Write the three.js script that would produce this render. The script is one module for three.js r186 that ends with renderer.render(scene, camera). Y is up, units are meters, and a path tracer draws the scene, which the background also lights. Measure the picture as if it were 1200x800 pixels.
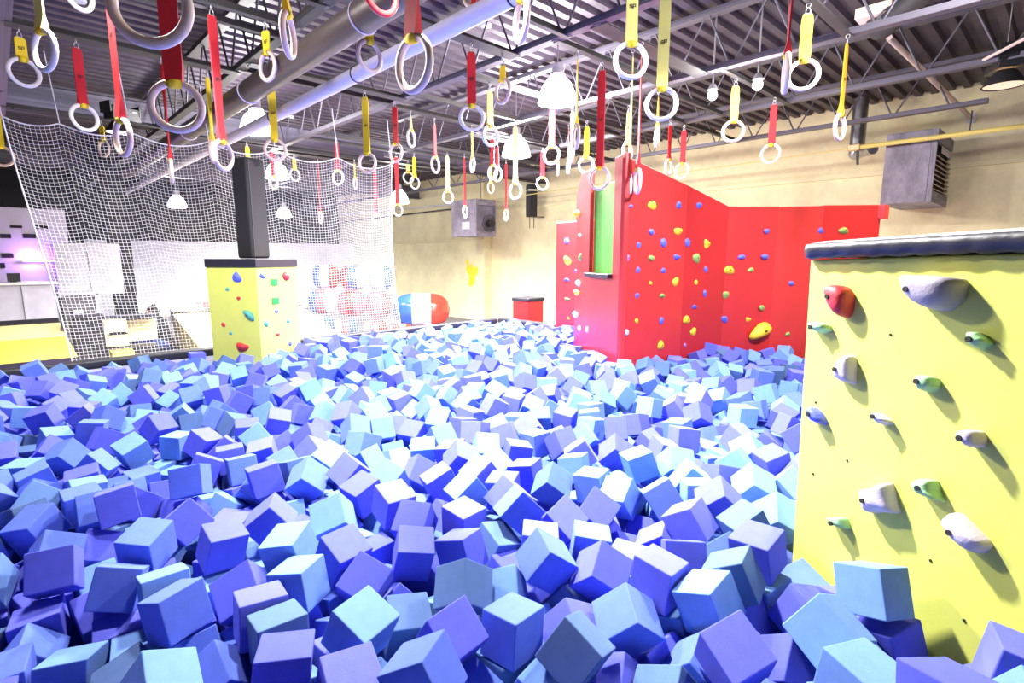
import * as THREE from 'three';
import { mergeGeometries, mergeVertices, toCreasedNormals } from 'three/addons/utils/BufferGeometryUtils.js';
import { RoundedBoxGeometry } from 'three/addons/geometries/RoundedBoxGeometry.js';
import { RectAreaLightUniformsLib } from 'three/addons/lights/RectAreaLightUniformsLib.js';
RectAreaLightUniformsLib.init();

// ------------------------------------------------------------------ camera, exposure
const scene = new THREE.Scene();
const FPX = 628, PITCH = THREE.MathUtils.degToRad(8.87), YAW = THREE.MathUtils.degToRad(43.6);
const EYE = 1.0;                                   // eye above the mean foam level (y = 0)
const camera = new THREE.PerspectiveCamera(2 * Math.atan(400 / FPX) * 180 / Math.PI, 1.5, 0.05, 100);
camera.position.set(0, EYE, 0);
camera.rotation.order = 'YXZ';
camera.rotation.set(-PITCH, -YAW, 0);
scene.background = new THREE.Color(0x05050a);
const renderer = new THREE.WebGLRenderer({ antialias: true });
renderer.toneMapping = THREE.LinearToneMapping;
renderer.toneMappingExposure = 1.0;
renderer.shadowMap.enabled = true;

// hall lighting (the fittings are built further down, each with its own light)
const LAMP_CD = 160, UP_CD = 22, FLOOD_CD = 190;     // candela of a high-bay pendant downwards, its spill upwards, the near flood lamp
const LAMP_COLOR = new THREE.Color().setRGB(1.0, 0.97, 0.96);

// ------------------------------------------------------------------ helpers
let seed = 12345;
const rnd = () => { seed = (seed * 1664525 + 1013904223) >>> 0; return seed / 4294967296; };
const rr = (a, b) => a + (b - a) * rnd();
const V = (x, y, z) => new THREE.Vector3(x, y, z);
const CY = Math.cos(YAW), SY = Math.sin(YAW), CP = Math.cos(PITCH), SP = Math.sin(PITCH);
function ray(px, py) {                             // direction through a photo pixel (1200 x 800)
  const x = (px - 600) / FPX, y = (400 - py) / FPX;
  const dy = -SP + y * CP, dz = CP + y * SP;
  return V(x * CY + dz * SY, dy, x * SY - dz * CY);
}
const onY = (px, py, y) => { const d = ray(px, py); return d.multiplyScalar((y - EYE) / d.y).add(V(0, EYE, 0)); };
const onX = (px, py, x) => { const d = ray(px, py); return d.multiplyScalar(x / d.x).add(V(0, EYE, 0)); };
const onZ = (px, py, z) => { const d = ray(px, py); return d.multiplyScalar(z / d.z).add(V(0, EYE, 0)); };
const atDepth = (px, py, zc) => ray(px, py).multiplyScalar(zc).add(V(0, EYE, 0));
const fwdDist = (x, z) => x * SY - z * CY;
function yAt(x, z, py) {                           // height of the point above (x, z) seen on row py
  const Z = fwdDist(x, z), k = (400 - py) / FPX;
  return EYE + (k * Z * CP - Z * SP) / (CP + k * SP);
}
function project(p) {
  const X = p.x * CY + p.z * SY, Z = p.x * SY - p.z * CY, Y = p.y - EYE;
  const zc = Z * CP - Y * SP, yc = Y * CP + Z * SP;
  return [600 + FPX * X / zc, 400 - FPX * yc / zc, zc];
}
const taken = new Map();
function numbered(n) { const k = taken.get(n) || 0; taken.set(n, k + 1); return k ? `${n}_${String(k).padStart(3, '0')}` : n; }
function finish(o) { o.traverse(c => { if (c.isMesh) { c.castShadow = true; c.receiveShadow = true; } }); return o; }
function thing(name, label, category, pos = [0, 0, 0], turn = 0, group) {
  const g = new THREE.Group(); g.name = numbered(name); g.position.set(...pos); g.rotation.y = turn;
  g.userData = { label, category }; if (group) g.userData.group = group;
  scene.add(g); return g;
}
function part(name, geo, mat, parent, label) {
  const m = new THREE.Mesh(geo, mat); m.name = name; m.castShadow = m.receiveShadow = true;
  if (label) m.userData.label = label;
  parent.add(m); return m;
}
function struct(name, geo, mat, label) {
  const m = new THREE.Mesh(geo, mat); m.name = name; m.castShadow = m.receiveShadow = true;
  m.userData = { kind: 'structure', label, category: name.split('_')[0] }; scene.add(m); return m;
}
const box = (w, h, d, x = 0, y = 0, z = 0) => new THREE.BoxGeometry(w, h, d).translate(x, y, z);
const boxAt = (x0, x1, y0, y1, z0, z1) => box(Math.abs(x1 - x0), Math.abs(y1 - y0), Math.abs(z1 - z0), (x0 + x1) / 2, (y0 + y1) / 2, (z0 + z1) / 2);
const rbox = (w, h, d, r = 0.01, x = 0, y = 0, z = 0, s = 2) => new RoundedBoxGeometry(w, h, d, s, Math.min(r, w / 2.01, h / 2.01, d / 2.01)).translate(x, y, z);
const cyl = (r0, r1, h, n = 16, x = 0, y = 0, z = 0) => new THREE.CylinderGeometry(r0, r1, h, n).translate(x, y, z);
function rod(a, b, r, n = 8) {
  const d = b.clone().sub(a), g = new THREE.CylinderGeometry(r, r, d.length(), n);
  g.applyQuaternion(new THREE.Quaternion().setFromUnitVectors(V(0, 1, 0), d.clone().normalize()));
  return g.translate((a.x + b.x) / 2, (a.y + b.y) / 2, (a.z + b.z) / 2);
}
const tube = (pts, r, seg = 24, n = 8) => new THREE.TubeGeometry(new THREE.CatmullRomCurve3(pts), seg, r, n, false);
function merge(list) {
  return mergeGeometries(list.map(g => { const q = g.index ? g.toNonIndexed() : g; for (const k of Object.keys(q.attributes)) if (!['position', 'normal', 'uv'].includes(k)) q.deleteAttribute(k); return q; }));
}
// uv in metres by the dominant direction of each face
function boxUV(geo) {
  const g = geo.index ? geo.toNonIndexed() : geo; g.computeVertexNormals();
  const p = g.attributes.position, n = g.attributes.normal, uv = new Float32Array(p.count * 2);
  for (let i = 0; i < p.count; i++) {
    const ax = Math.abs(n.getX(i)), ay = Math.abs(n.getY(i)), az = Math.abs(n.getZ(i));
    if (ay > ax && ay > az) { uv[2 * i] = p.getX(i); uv[2 * i + 1] = p.getZ(i); }
    else if (ax > az) { uv[2 * i] = p.getZ(i); uv[2 * i + 1] = p.getY(i); }
    else { uv[2 * i] = p.getX(i); uv[2 * i + 1] = p.getY(i); }
  }
  g.setAttribute('uv', new THREE.BufferAttribute(uv, 2)); return g;
}

// ------------------------------------------------------------------ textures
const hash2 = (x, y, s) => { let h = (x * 374761393 + y * 668265263 + s * 974634777) | 0; h = Math.imul(h ^ (h >>> 13), 1274126177); return ((h ^ (h >>> 16)) >>> 0) / 4294967296; };
function vnoise(x, y, period, s) {
  const xi = Math.floor(x), yi = Math.floor(y), fx = x - xi, fy = y - yi;
  const w = a => ((a % period) + period) % period, u = fx * fx * (3 - 2 * fx), v = fy * fy * (3 - 2 * fy);
  const a = hash2(w(xi), w(yi), s), b = hash2(w(xi + 1), w(yi), s), c = hash2(w(xi), w(yi + 1), s), d = hash2(w(xi + 1), w(yi + 1), s);
  return a + (b - a) * u + (c - a) * v + (a - b - c + d) * u * v;
}
function noiseTex(n, fn, repeat = 1, srgb = false) {
  const data = new Uint8Array(n * n * 4);
  for (let j = 0; j < n; j++) for (let i = 0; i < n; i++) {
    const c = fn(i / n, j / n), k = 4 * (j * n + i);
    if (typeof c === 'number') data[k] = data[k + 1] = data[k + 2] = Math.max(0, Math.min(255, c * 255));
    else for (let q = 0; q < 3; q++) data[k + q] = Math.max(0, Math.min(255, c[q] * 255));
    data[k + 3] = 255;
  }
  const t = new THREE.DataTexture(data, n, n, THREE.RGBAFormat); t.wrapS = t.wrapT = THREE.RepeatWrapping;
  t.magFilter = THREE.LinearFilter; t.minFilter = THREE.LinearMipmapLinearFilter; t.generateMipmaps = true; t.repeat.set(repeat, repeat);
  if (srgb) t.colorSpace = THREE.SRGBColorSpace; t.needsUpdate = true; return t;
}
const grainTex = noiseTex(256, (u, v) => 0.5 * hash2(u * 256 | 0, v * 256 | 0, 3) + 0.5 * vnoise(u * 64, v * 64, 64, 5), 3);
const mottle = (s, lo, hi, fx = 6, fy = 6) => noiseTex(256, (u, v) => {
  const n = 0.5 * vnoise(u * fx, v * fy, fx, s) + 0.3 * vnoise(u * fx * 4, v * fy * 4, fx * 4, s + 1) + 0.2 * vnoise(u * 64, v * 64, 64, s + 2);
  const q = lo + (hi - lo) * n; return q;
}, 0.5, true);
const paintTex = mottle(11, 0.93, 1.0), wallTex = mottle(21, 0.88, 1.0), metalTex = mottle(31, 0.62, 1.0), foamTex = mottle(41, 0.93, 1.0);
foamTex.repeat.set(1, 1);
const woodTex = noiseTex(256, (u, v) => { const n = 0.6 * vnoise(u * 4, v * 64, 4, 51) + 0.4 * vnoise(u * 8, v * 128, 8, 52); return 0.86 + 0.14 * n; }, 1, true);
const vinylTex = noiseTex(256, (u, v) => 0.6 * vnoise(u * 40, v * 40, 40, 61) + 0.4 * vnoise(u * 100, v * 100, 100, 62), 2);

// ------------------------------------------------------------------ materials (linear base colours)
const lin = (r, g, b) => new THREE.Color().setRGB(r, g, b);
const M = (r, g, b, rough = 0.7, o = {}) => new THREE.MeshStandardMaterial({ color: lin(r, g, b), roughness: rough, ...o });
const mat = {
  deck: M(0.09, 0.068, 0.1, 0.55, { map: metalTex, metalness: 0.25 }),
  steel: M(0.17, 0.155, 0.2, 0.5, { map: metalTex, metalness: 0.3 }),
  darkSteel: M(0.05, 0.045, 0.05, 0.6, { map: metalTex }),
  zinc: M(0.6, 0.6, 0.62, 0.3, { metalness: 0.9 }),
  flue: M(0.5, 0.5, 0.54, 0.28, { metalness: 0.95, map: metalTex }),
  pvc: M(0.68, 0.64, 0.8, 0.5),
  ductDark: M(0.16, 0.13, 0.12, 0.4, { map: metalTex, metalness: 0.4 }),
  wallYellow: M(0.88, 0.80, 0.50, 0.85, { map: wallTex }),
  wallWhite: M(0.66, 0.64, 0.75, 0.85, { map: wallTex }),
  wallDark: M(0.03, 0.028, 0.04, 0.9, { map: wallTex }),
  floorGrey: M(0.2, 0.19, 0.2, 0.7, { map: wallTex }),
  yellowPaint: M(0.64, 0.675, 0.125, 0.5, { map: paintTex, bumpMap: grainTex, bumpScale: 0.0002 }),
  redPaint: M(0.56, 0.026, 0.03, 0.36, { map: paintTex, bumpMap: grainTex, bumpScale: 0.0004 }),
  redDeep: M(0.47, 0.018, 0.024, 0.36, { map: paintTex, bumpMap: grainTex, bumpScale: 0.0004 }),
  redCoral: M(0.6, 0.036, 0.04, 0.36, { map: paintTex, bumpMap: grainTex, bumpScale: 0.0004 }),
  greenPanel: M(0.12, 0.46, 0.06, 0.4),
  padBlack: M(0.014, 0.013, 0.02, 0.48, { bumpMap: vinylTex, bumpScale: 0.0006 }),
  padMatt: M(0.011, 0.010, 0.014, 0.65, { bumpMap: vinylTex, bumpScale: 0.0008 }),
  padYellow: M(0.85, 0.68, 0.07, 0.5, { bumpMap: vinylTex, bumpScale: 0.001 }),
  padCream: M(0.8, 0.68, 0.3, 0.5, { bumpMap: vinylTex, bumpScale: 0.001 }),
  blackPlastic: M(0.012, 0.012, 0.014, 0.45),
  rope: M(0.82, 0.8, 0.82, 0.8),
  ringWood: M(0.78, 0.6, 0.52, 0.45, { map: woodTex }),
  ringWhite: M(0.82, 0.78, 0.76, 0.45, { map: woodTex }),
  ringRed: M(0.6, 0.03, 0.03, 0.4),
  strapRed: M(0.5, 0.008, 0.016, 0.75, { bumpMap: grainTex, bumpScale: 0.0006 }),
  strapYellow: M(0.8, 0.58, 0.015, 0.75, { bumpMap: grainTex, bumpScale: 0.0006 }),
  strapOrange: M(0.78, 0.36, 0.015, 0.75, { bumpMap: grainTex, bumpScale: 0.0006 }),
  strapPale: M(0.84, 0.78, 0.22, 0.75, { bumpMap: grainTex, bumpScale: 0.0006 }),
  ink: M(0.012, 0.01, 0.01, 0.7),
  hole: M(0.01, 0.01, 0.012, 0.8),
  lilac: M(0.36, 0.33, 0.42, 0.7, { map: metalTex }),
  beige: M(0.62, 0.48, 0.4, 0.8),
};
const holdMat = {
  blue: M(0.09, 0.12, 0.72, 0.5, { bumpMap: grainTex, bumpScale: 0.001 }), yellow: M(0.82, 0.55, 0.03, 0.5, { bumpMap: grainTex, bumpScale: 0.001 }),
  green: M(0.22, 0.36, 0.09, 0.55, { bumpMap: grainTex, bumpScale: 0.001 }), teal: M(0.08, 0.36, 0.27, 0.55, { bumpMap: grainTex, bumpScale: 0.001 }),
  red: M(0.55, 0.03, 0.04, 0.5, { bumpMap: grainTex, bumpScale: 0.001 }), grey: M(0.34, 0.31, 0.36, 0.6, { bumpMap: grainTex, bumpScale: 0.001 }),
  lilac: M(0.56, 0.5, 0.6, 0.6, { bumpMap: grainTex, bumpScale: 0.001 }), mint: M(0.34, 0.62, 0.3, 0.55, { bumpMap: grainTex, bumpScale: 0.001 }),
  pale: M(0.75, 0.62, 0.45, 0.55, { bumpMap: grainTex, bumpScale: 0.001 }), signal: M(0.0, 0.3, 0.05, 0.5), purple: M(0.3, 0.14, 0.45, 0.55),
};

// ------------------------------------------------------------------ the hall shell
const WX = 10.85, WZ = -21.6, XL = -6.5, ZF = 4.5, FLOOR = -0.9, CEIL = EYE + 2.52, JB = EYE + 1.9, JT = EYE + 2.44;
struct('floor', boxUV(boxAt(XL - 0.3, WX + 0.3, FLOOR - 0.2, FLOOR, WZ - 0.3, ZF + 0.3)), mat.floorGrey, 'grey hall floor around the foam pit');
{
  // the right wall stands out by one step where its far half begins
  const geo = merge([boxAt(WX, WX + 0.3, FLOOR, CEIL + 0.2, -12.3, ZF), boxAt(WX - 0.28, WX + 0.3, FLOOR, CEIL + 0.2, WZ, -12.3)]);
  struct('wall_right', boxUV(geo), mat.wallYellow, 'pale yellow painted hall wall behind the red climbing wall');
  struct('wall_back', boxUV(boxAt(XL, WX, FLOOR, CEIL + 0.2, WZ - 0.3, WZ)), mat.wallDark, 'black painted upper end wall of the hall');
  struct('wall_left', boxUV(boxAt(XL - 0.3, XL, FLOOR, CEIL + 0.2, WZ, ZF)), mat.wallWhite, 'white hall wall');
  struct('wall_front', boxUV(boxAt(XL, WX, FLOOR, CEIL + 0.2, ZF, ZF + 0.3)), mat.wallYellow, 'yellow hall wall');
  struct('trim_1', boxAt(WX - 0.05, WX, EYE + 1.36, EYE + 1.44, -12.3, ZF), mat.wallYellow, 'shallow yellow girt running along the yellow wall');
  struct('trim_2', boxAt(WX - 0.33, WX - 0.28, EYE + 0.5, EYE + 0.56, WZ, -12.3), mat.wallYellow, 'shallow yellow ledge on the far part of the yellow wall');
}
{
  // ribbed steel roof deck, ribs running across the hall
  const s = new THREE.Shape(), pitch = 0.2, d = 0.055; let z = WZ - 0.3;
  s.moveTo(z, 0.2); s.lineTo(z, 0);
  while (z < ZF + 0.3) { s.lineTo(z + 0.085, 0); s.lineTo(z + 0.105, d); s.lineTo(z + 0.18, d); s.lineTo(z + pitch, 0); z += pitch; }
  s.lineTo(z, 0.2);
  const g = new THREE.ExtrudeGeometry(s, { depth: WX - XL + 0.6, bevelEnabled: false });
  g.applyMatrix4(new THREE.Matrix4().makeBasis(V(0, 0, 1), V(0, 1, 0), V(1, 0, 0)).setPosition(XL - 0.3, CEIL, 0));
  struct('ceiling', boxUV(g), mat.deck, 'dark ribbed steel roof deck above the rings');
}

// ------------------------------------------------------------------ roof steel: joists, bridging bars, girder
const JX = [0.25, 2.0, 3.75, 5.5, 7.25, 9.0], GZ = -10.1;
const rodGeo = new THREE.CylinderGeometry(0.011, 0.011, 1, 6);
const chordTop = box(0.11, 0.05, 1), chordGeo = merge([box(0.035, 0.05, 1, -0.03), box(0.035, 0.05, 1, 0.03), box(0.09, 0.012, 1, 0, -0.022)]);
JX.forEach((x, k) => {
  const zEnd = k === 5 ? -1.0 : ZF, z0 = k < 3 ? GZ : k === 3 ? -8.8 : -9.4;
  const g = thing('roof_joist', ['grey open-web roof joist above the black padded post', 'dark open-web joist beside the brown duct', 'grey open-web joist carrying the large lit pendant', 'grey open-web joist over the red climbing tower', 'grey open-web joist over the right red panels', 'grey open-web joist nearest the yellow wall'][k], 'roof joist', [x, 0, 0]);
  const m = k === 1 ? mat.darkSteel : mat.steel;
  const L = zEnd - z0;
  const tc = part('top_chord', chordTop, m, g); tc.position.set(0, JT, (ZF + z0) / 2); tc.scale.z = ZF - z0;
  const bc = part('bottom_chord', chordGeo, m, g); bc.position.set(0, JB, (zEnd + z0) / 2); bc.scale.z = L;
  const P = 0.62, n = Math.floor(L / P);
  for (let i = 0; i < n; i++) for (const s of [0, 1]) {
    const a = V(0, s ? JT : JB, z0 + i * P + (s ? P / 2 : 0)), b = V(0, s ? JB : JT, z0 + i * P + (s ? P : P / 2));
    if (s) { a.set(0, JT, z0 + i * P + P / 2 + 0.03); b.set(0, JB, z0 + (i + 1) * P - 0.03); }
    const w = part('web_rod', rodGeo, m, g), dd = b.clone().sub(a);
    w.position.copy(a).add(b).multiplyScalar(0.5); w.scale.y = dd.length(); w.quaternion.setFromUnitVectors(V(0, 1, 0), dd.normalize());
  }
});
{
  const g = thing('steel_girder', 'blue-grey steel girder across the hall above the net', 'girder', [0, 0, GZ]);
  part('web', boxAt(XL, WX - 0.01, EYE + 1.98, EYE + 2.32, -0.01, 0.01), M(0.3, 0.28, 0.38, 0.6, { map: metalTex }), g);
  part('bottom_flange', boxAt(XL, WX - 0.01, EYE + 1.95, EYE + 1.98, -0.09, 0.09), mat.darkSteel, g);
  part('top_flange', boxAt(XL, WX - 0.01, EYE + 2.32, EYE + 2.35, -0.09, 0.09), mat.steel, g);
  const g2 = thing('steel_girder', 'far steel girder in the dark end of the hall', 'girder', [0, 0, -15.6]);
  part('web', boxAt(XL, WX - 0.3, EYE + 1.98, EYE + 2.32, -0.01, 0.01), mat.steel, g2);
  part('bottom_flange', boxAt(XL, WX - 0.3, EYE + 1.95, EYE + 1.98, -0.09, 0.09), mat.steel, g2);
  part('top_flange', boxAt(XL, WX - 0.3, EYE + 2.32, EYE + 2.35, -0.09, 0.09), mat.steel, g2);
  for (const [k, x] of [2.0, 5.5, 9.0].entries()) {   // joists of the bay beyond
    const j = thing('roof_joist', ['far joist beyond the girder above the black column', 'far joist beyond the girder in line with the climbing tower', 'far joist beyond the girder near the yellow wall'][k], 'roof joist', [x, 0, 0]);
    const t = part('top_chord', chordTop, mat.steel, j); t.position.set(0, JT, (GZ + WZ) / 2); t.scale.z = GZ - WZ;
    const b = part('bottom_chord', chordGeo, mat.steel, j); b.position.set(0, JB, (GZ + WZ) / 2); b.scale.z = GZ - WZ;
    for (let i = 0; i < 12; i++) for (const s of [0, 1]) {
      const a = V(0, s ? JT : JB, WZ + i + (s ? 0.5 : 0)), e = V(0, s ? JB : JT, WZ + i + (s ? 1 : 0.5)), w = part('web_rod', rodGeo, mat.steel, j), dd = e.clone().sub(a);
      w.position.copy(a).add(e).multiplyScalar(0.5); w.scale.y = dd.length(); w.quaternion.setFromUnitVectors(V(0, 1, 0), dd.normalize());
    }
  }
}

// ------------------------------------------------------------------ foam pit: settle the cubes
const RED = { A: [4.24, -2.95], B: [5.24, -2.88], C: [5.86, -2.72] };
const PL = onY(673, 402, 0), LW = [PL.x, PL.z];
const D0 = onY(1015, 398, 0);
const BLK0 = onY(930, 621, 0);                                  // left foot of the yellow block's face
const BAZ = YAW - THREE.MathUtils.degToRad(17.5);               // face direction, away from the camera
const bDir = V(Math.sin(BAZ), 0, -Math.cos(BAZ)), bN = V(-bDir.z, 0, bDir.x).multiplyScalar(1);
if (bN.dot(V(BLK0.x, 0, BLK0.z)) > 0) bN.multiplyScalar(-1);   // towards the pit and the camera
const poly = {
  block: [[BLK0.x, BLK0.z], [BLK0.x - bN.x * 0.9, BLK0.z - bN.z * 0.9], [BLK0.x - bDir.x * 2.6 - bN.x * 0.9, BLK0.z - bDir.z * 2.6 - bN.z * 0.9], [BLK0.x - bDir.x * 2.6, BLK0.z - bDir.z * 2.6]],
  tower: [RED.A, RED.B, RED.C, [6.4, -3.9], LW],
  right: [RED.C, [7.6, -1.15], [8.6, -2.2], [6.9, -3.8]],
  edge: [[5.95, -2.9], [7.2, -2.9], [7.2, -8], [5.95, -8]],
  small: [[1.60, -6.34], [1.93, -5.86], [2.42, -6.06], [2.56, -6.42], [2.5, -6.51], [1.66, -6.51]],
};
function ccw(p) { let a = 0; for (let i = 0; i < p.length; i++) { const [x0, z0] = p[i], [x1, z1] = p[(i + 1) % p.length]; a += x0 * z1 - x1 * z0; } return a > 0 ? p : p.slice().reverse(); }
const obstacles = Object.values(poly).map(p => { p = ccw(p); return p.map((q, i) => { const r = p[(i + 1) % p.length], dx = r[0] - q[0], dz = r[1] - q[1], l = Math.hypot(dx, dz); return [q[0], q[1], dz / l, -dx / l]; }); });
const bounds = [[-0.9, 0, 1, 0], [0, -6.46, 0, 1], [0, 1.5, 0, -1], [7.4, 0, -1, 0]];
const HALF = 0.0675, PITFLOOR = -0.57;
const cubes = [];
const pitFloor = (x, z) => PITFLOOR + 0.13 * Math.exp(-((x - 1.55) ** 2 + (z + 0.05) ** 2) / 0.45) + 0.05 * (vnoise(x * 0.9 + 5, z * 0.9 + 20, 64, 15) - 0.5);
for (let L = 0; L < 4; L++) for (let x = -0.8; x < 7.2; x += 0.161) for (let z = -6.36; z < 1.0; z += 0.161) {
  const px = x + rr(-0.055, 0.055), pz = z + rr(-0.055, 0.055) + (L % 2) * 0.08;
  if (fwdDist(px, pz) < 0.15) continue;
  let inside = false;
  for (const o of obstacles) { let m = -1e9; for (const [qx, qz, nx, nz] of o) m = Math.max(m, (px - qx) * nx + (pz - qz) * nz); if (m < 0.02) inside = true; }
  for (const [qx, qz, nx, nz] of bounds) if ((px - qx) * nx + (pz - qz) * nz < 0.06) inside = true;
  if (inside) continue;
  if (L === 3 && rnd() < 0.55) continue;
  const q = new THREE.Quaternion(rr(-1, 1), rr(-1, 1), rr(-1, 1), rr(-1, 1)).normalize();
  if (L < 2 && rnd() < 0.3) q.set(0, Math.sin(px * 9), 0, Math.cos(px * 9));
  cubes.push({ x: px, y: pitFloor(px, pz) + 0.1 + L * 0.16 + rr(-0.03, 0.03), z: pz, q: [q.x, q.y, q.z, q.w], R: new Float64Array(9) });
}
{
  const setR = c => {
    const [x, y, z, w] = c.q, R = c.R;    // columns = axes
    R[0] = 1 - 2 * (y * y + z * z); R[1] = 2 * (x * y + z * w); R[2] = 2 * (x * z - y * w);
    R[3] = 2 * (x * y - z * w); R[4] = 1 - 2 * (x * x + z * z); R[5] = 2 * (y * z + x * w);
    R[6] = 2 * (x * z + y * w); R[7] = 2 * (y * z - x * w); R[8] = 1 - 2 * (x * x + y * y);
  };
  const spin = (c, ax, ay, az) => {
    const l = Math.hypot(ax, ay, az); if (l > 0.12) { const k = 0.12 / l; ax *= k; ay *= k; az *= k; }
    const [x, y, z, w] = c.q, h = 0.5;
    let X = x + h * (ax * w + ay * z - az * y), Y = y + h * (ay * w + az * x - ax * z), Z = z + h * (az * w + ax * y - ay * x), W = w - h * (ax * x + ay * y + az * z);
    const n = 1 / Math.hypot(X, Y, Z, W); c.q[0] = X * n; c.q[1] = Y * n; c.q[2] = Z * n; c.q[3] = W * n;
  };
  const INV = 0.16 / (0.135 * 0.135 / 6), H = HALF;
  const sup = (c, nx, ny, nz, out) => {    // averaged support corner along n
    const R = c.R; let X = c.x, Y = c.y, Z = c.z, cnt = 0;
    for (let k = 0; k < 3; k++) { const d = R[3 * k] * nx + R[3 * k + 1] * ny + R[3 * k + 2] * nz; if (Math.abs(d) > 0.06) { const s = d > 0 ? H : -H; X += s * R[3 * k]; Y += s * R[3 * k + 1]; Z += s * R[3 * k + 2]; cnt++; } }
    out[0] = X; out[1] = Y; out[2] = Z; out[3] = cnt;
  };
  const sa = [0, 0, 0, 0], sb = [0, 0, 0, 0];
  const pushPair = (a, b) => {
    const dx = a.x - b.x, dy = a.y - b.y, dz = a.z - b.z;
    if (dx * dx + dy * dy + dz * dz > 0.056) return;
    let best = 1e9, bx = 0, by = 0, bz = 0;
    const A = a.R, B = b.R;
    for (let t = 0; t < 15; t++) {
      let nx, ny, nz;
      if (t < 3) { nx = A[3 * t]; ny = A[3 * t + 1]; nz = A[3 * t + 2]; } else if (t < 6) { const k = 3 * (t - 3); nx = B[k]; ny = B[k + 1]; nz = B[k + 2]; }
      else {
        const i = 3 * ((t - 6) / 3 | 0), j = 3 * ((t - 6) % 3);
        nx = A[i + 1] * B[j + 2] - A[i + 2] * B[j + 1]; ny = A[i + 2] * B[j] - A[i] * B[j + 2]; nz = A[i] * B[j + 1] - A[i + 1] * B[j];
        const l = Math.hypot(nx, ny, nz); if (l < 0.15) continue; nx /= l; ny /= l; nz /= l;
      }
      const d = dx * nx + dy * ny + dz * nz;
      const ra = H * (Math.abs(A[0] * nx + A[1] * ny + A[2] * nz) + Math.abs(A[3] * nx + A[4] * ny + A[5] * nz) + Math.abs(A[6] * nx + A[7] * ny + A[8] * nz));
      const rb = H * (Math.abs(B[0] * nx + B[1] * ny + B[2] * nz) + Math.abs(B[3] * nx + B[4] * ny + B[5] * nz) + Math.abs(B[6] * nx + B[7] * ny + B[8] * nz));
      const pen = ra + rb - Math.abs(d); if (pen <= 0) return;
      if (pen < best - (t >= 6 ? -0.002 : 0)) { best = pen; const s = d < 0 ? -1 : 1; bx = nx * s; by = ny * s; bz = nz * s; }
    }
    sup(a, -bx, -by, -bz, sa); sup(b, bx, by, bz, sb);
    let cx, cy, cz;
    if (sa[3] > sb[3]) { cx = sa[0]; cy = sa[1]; cz = sa[2]; } else if (sb[3] > sa[3]) { cx = sb[0]; cy = sb[1]; cz = sb[2]; } else { cx = (sa[0] + sb[0]) / 2; cy = (sa[1] + sb[1]) / 2; cz = (sa[2] + sb[2]) / 2; }
    const r1x = cx - a.x, r1y = cy - a.y, r1z = cz - a.z, r2x = cx - b.x, r2y = cy - b.y, r2z = cz - b.z;
    const t1x = r1y * bz - r1z * by, t1y = r1z * bx - r1x * bz, t1z = r1x * by - r1y * bx;
    const t2x = r2y * bz - r2z * by, t2y = r2z * bx - r2x * bz, t2z = r2x * by - r2y * bx;
    const w1 = 1 + INV * (t1x * t1x + t1y * t1y + t1z * t1z), w2 = 1 + INV * (t2x * t2x + t2y * t2y + t2z * t2z);
    const lam = 0.7 * best / (w1 + w2);
    a.x += bx * lam; a.y += by * lam; a.z += bz * lam; b.x -= bx * lam; b.y -= by * lam; b.z -= bz * lam;
    spin(a, INV * t1x * lam, INV * t1y * lam, INV * t1z * lam); spin(b, -INV * t2x * lam, -INV * t2y * lam, -INV * t2z * lam);
    setR(a); setR(b);
  };
  const reach = (c, nx, nz) => H * (Math.abs(c.R[0] * nx + c.R[2] * nz) + Math.abs(c.R[3] * nx + c.R[5] * nz) + Math.abs(c.R[6] * nx + c.R[8] * nz));
  cubes.forEach(setR);
  const ITER = 75;
  for (let it = 0; it < ITER; it++) {
    const g = it < ITER - 22 ? 0.0035 : 0.0;
    const grid = new Map(), key = (i, j, k) => (i * 512 + j) * 512 + k;
    cubes.forEach((c, i) => { c.y -= g; const k = key(Math.floor(c.x / 0.24) + 64, Math.floor(c.y / 0.24) + 64, Math.floor(c.z / 0.24) + 64); if (!grid.has(k)) grid.set(k, []); grid.get(k).push(i); });
    cubes.forEach((c, i) => {
      const gi = Math.floor(c.x / 0.24) + 64, gj = Math.floor(c.y / 0.24) + 64, gk = Math.floor(c.z / 0.24) + 64;
      for (let p = -1; p < 2; p++) for (let q = -1; q < 2; q++) for (let r = -1; r < 2; r++) { const l = grid.get(key(gi + p, gj + q, gk + r)); if (l) for (const j of l) if (j > i) pushPair(c, cubes[j]); }
    });
    for (const c of cubes) {
      const ry = H * (Math.abs(c.R[1]) + Math.abs(c.R[4]) + Math.abs(c.R[7]));
      const pf = pitFloor(c.x, c.z); if (c.y - ry < pf) c.y += (pf - c.y + ry) * 0.6;
      for (const [qx, qz, nx, nz] of bounds) { const d = (c.x - qx) * nx + (c.z - qz) * nz - reach(c, nx, nz); if (d < 0) { c.x -= nx * d; c.z -= nz * d; } }
      for (const o of obstacles) {
        let m = -1e9, mn = null; for (const e of o) { const d = (c.x - e[0]) * e[2] + (c.z - e[1]) * e[3] - reach(c, e[2], e[3]); if (d > m) { m = d; mn = e; } }
        if (m < 0) { c.x -= mn[2] * m; c.z -= mn[3] * m; }
      }
    }
  }
}
for (let i = cubes.length - 1; i >= 0; i--) if (cubes[i].y > 0.2) cubes.splice(i, 1);
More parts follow.
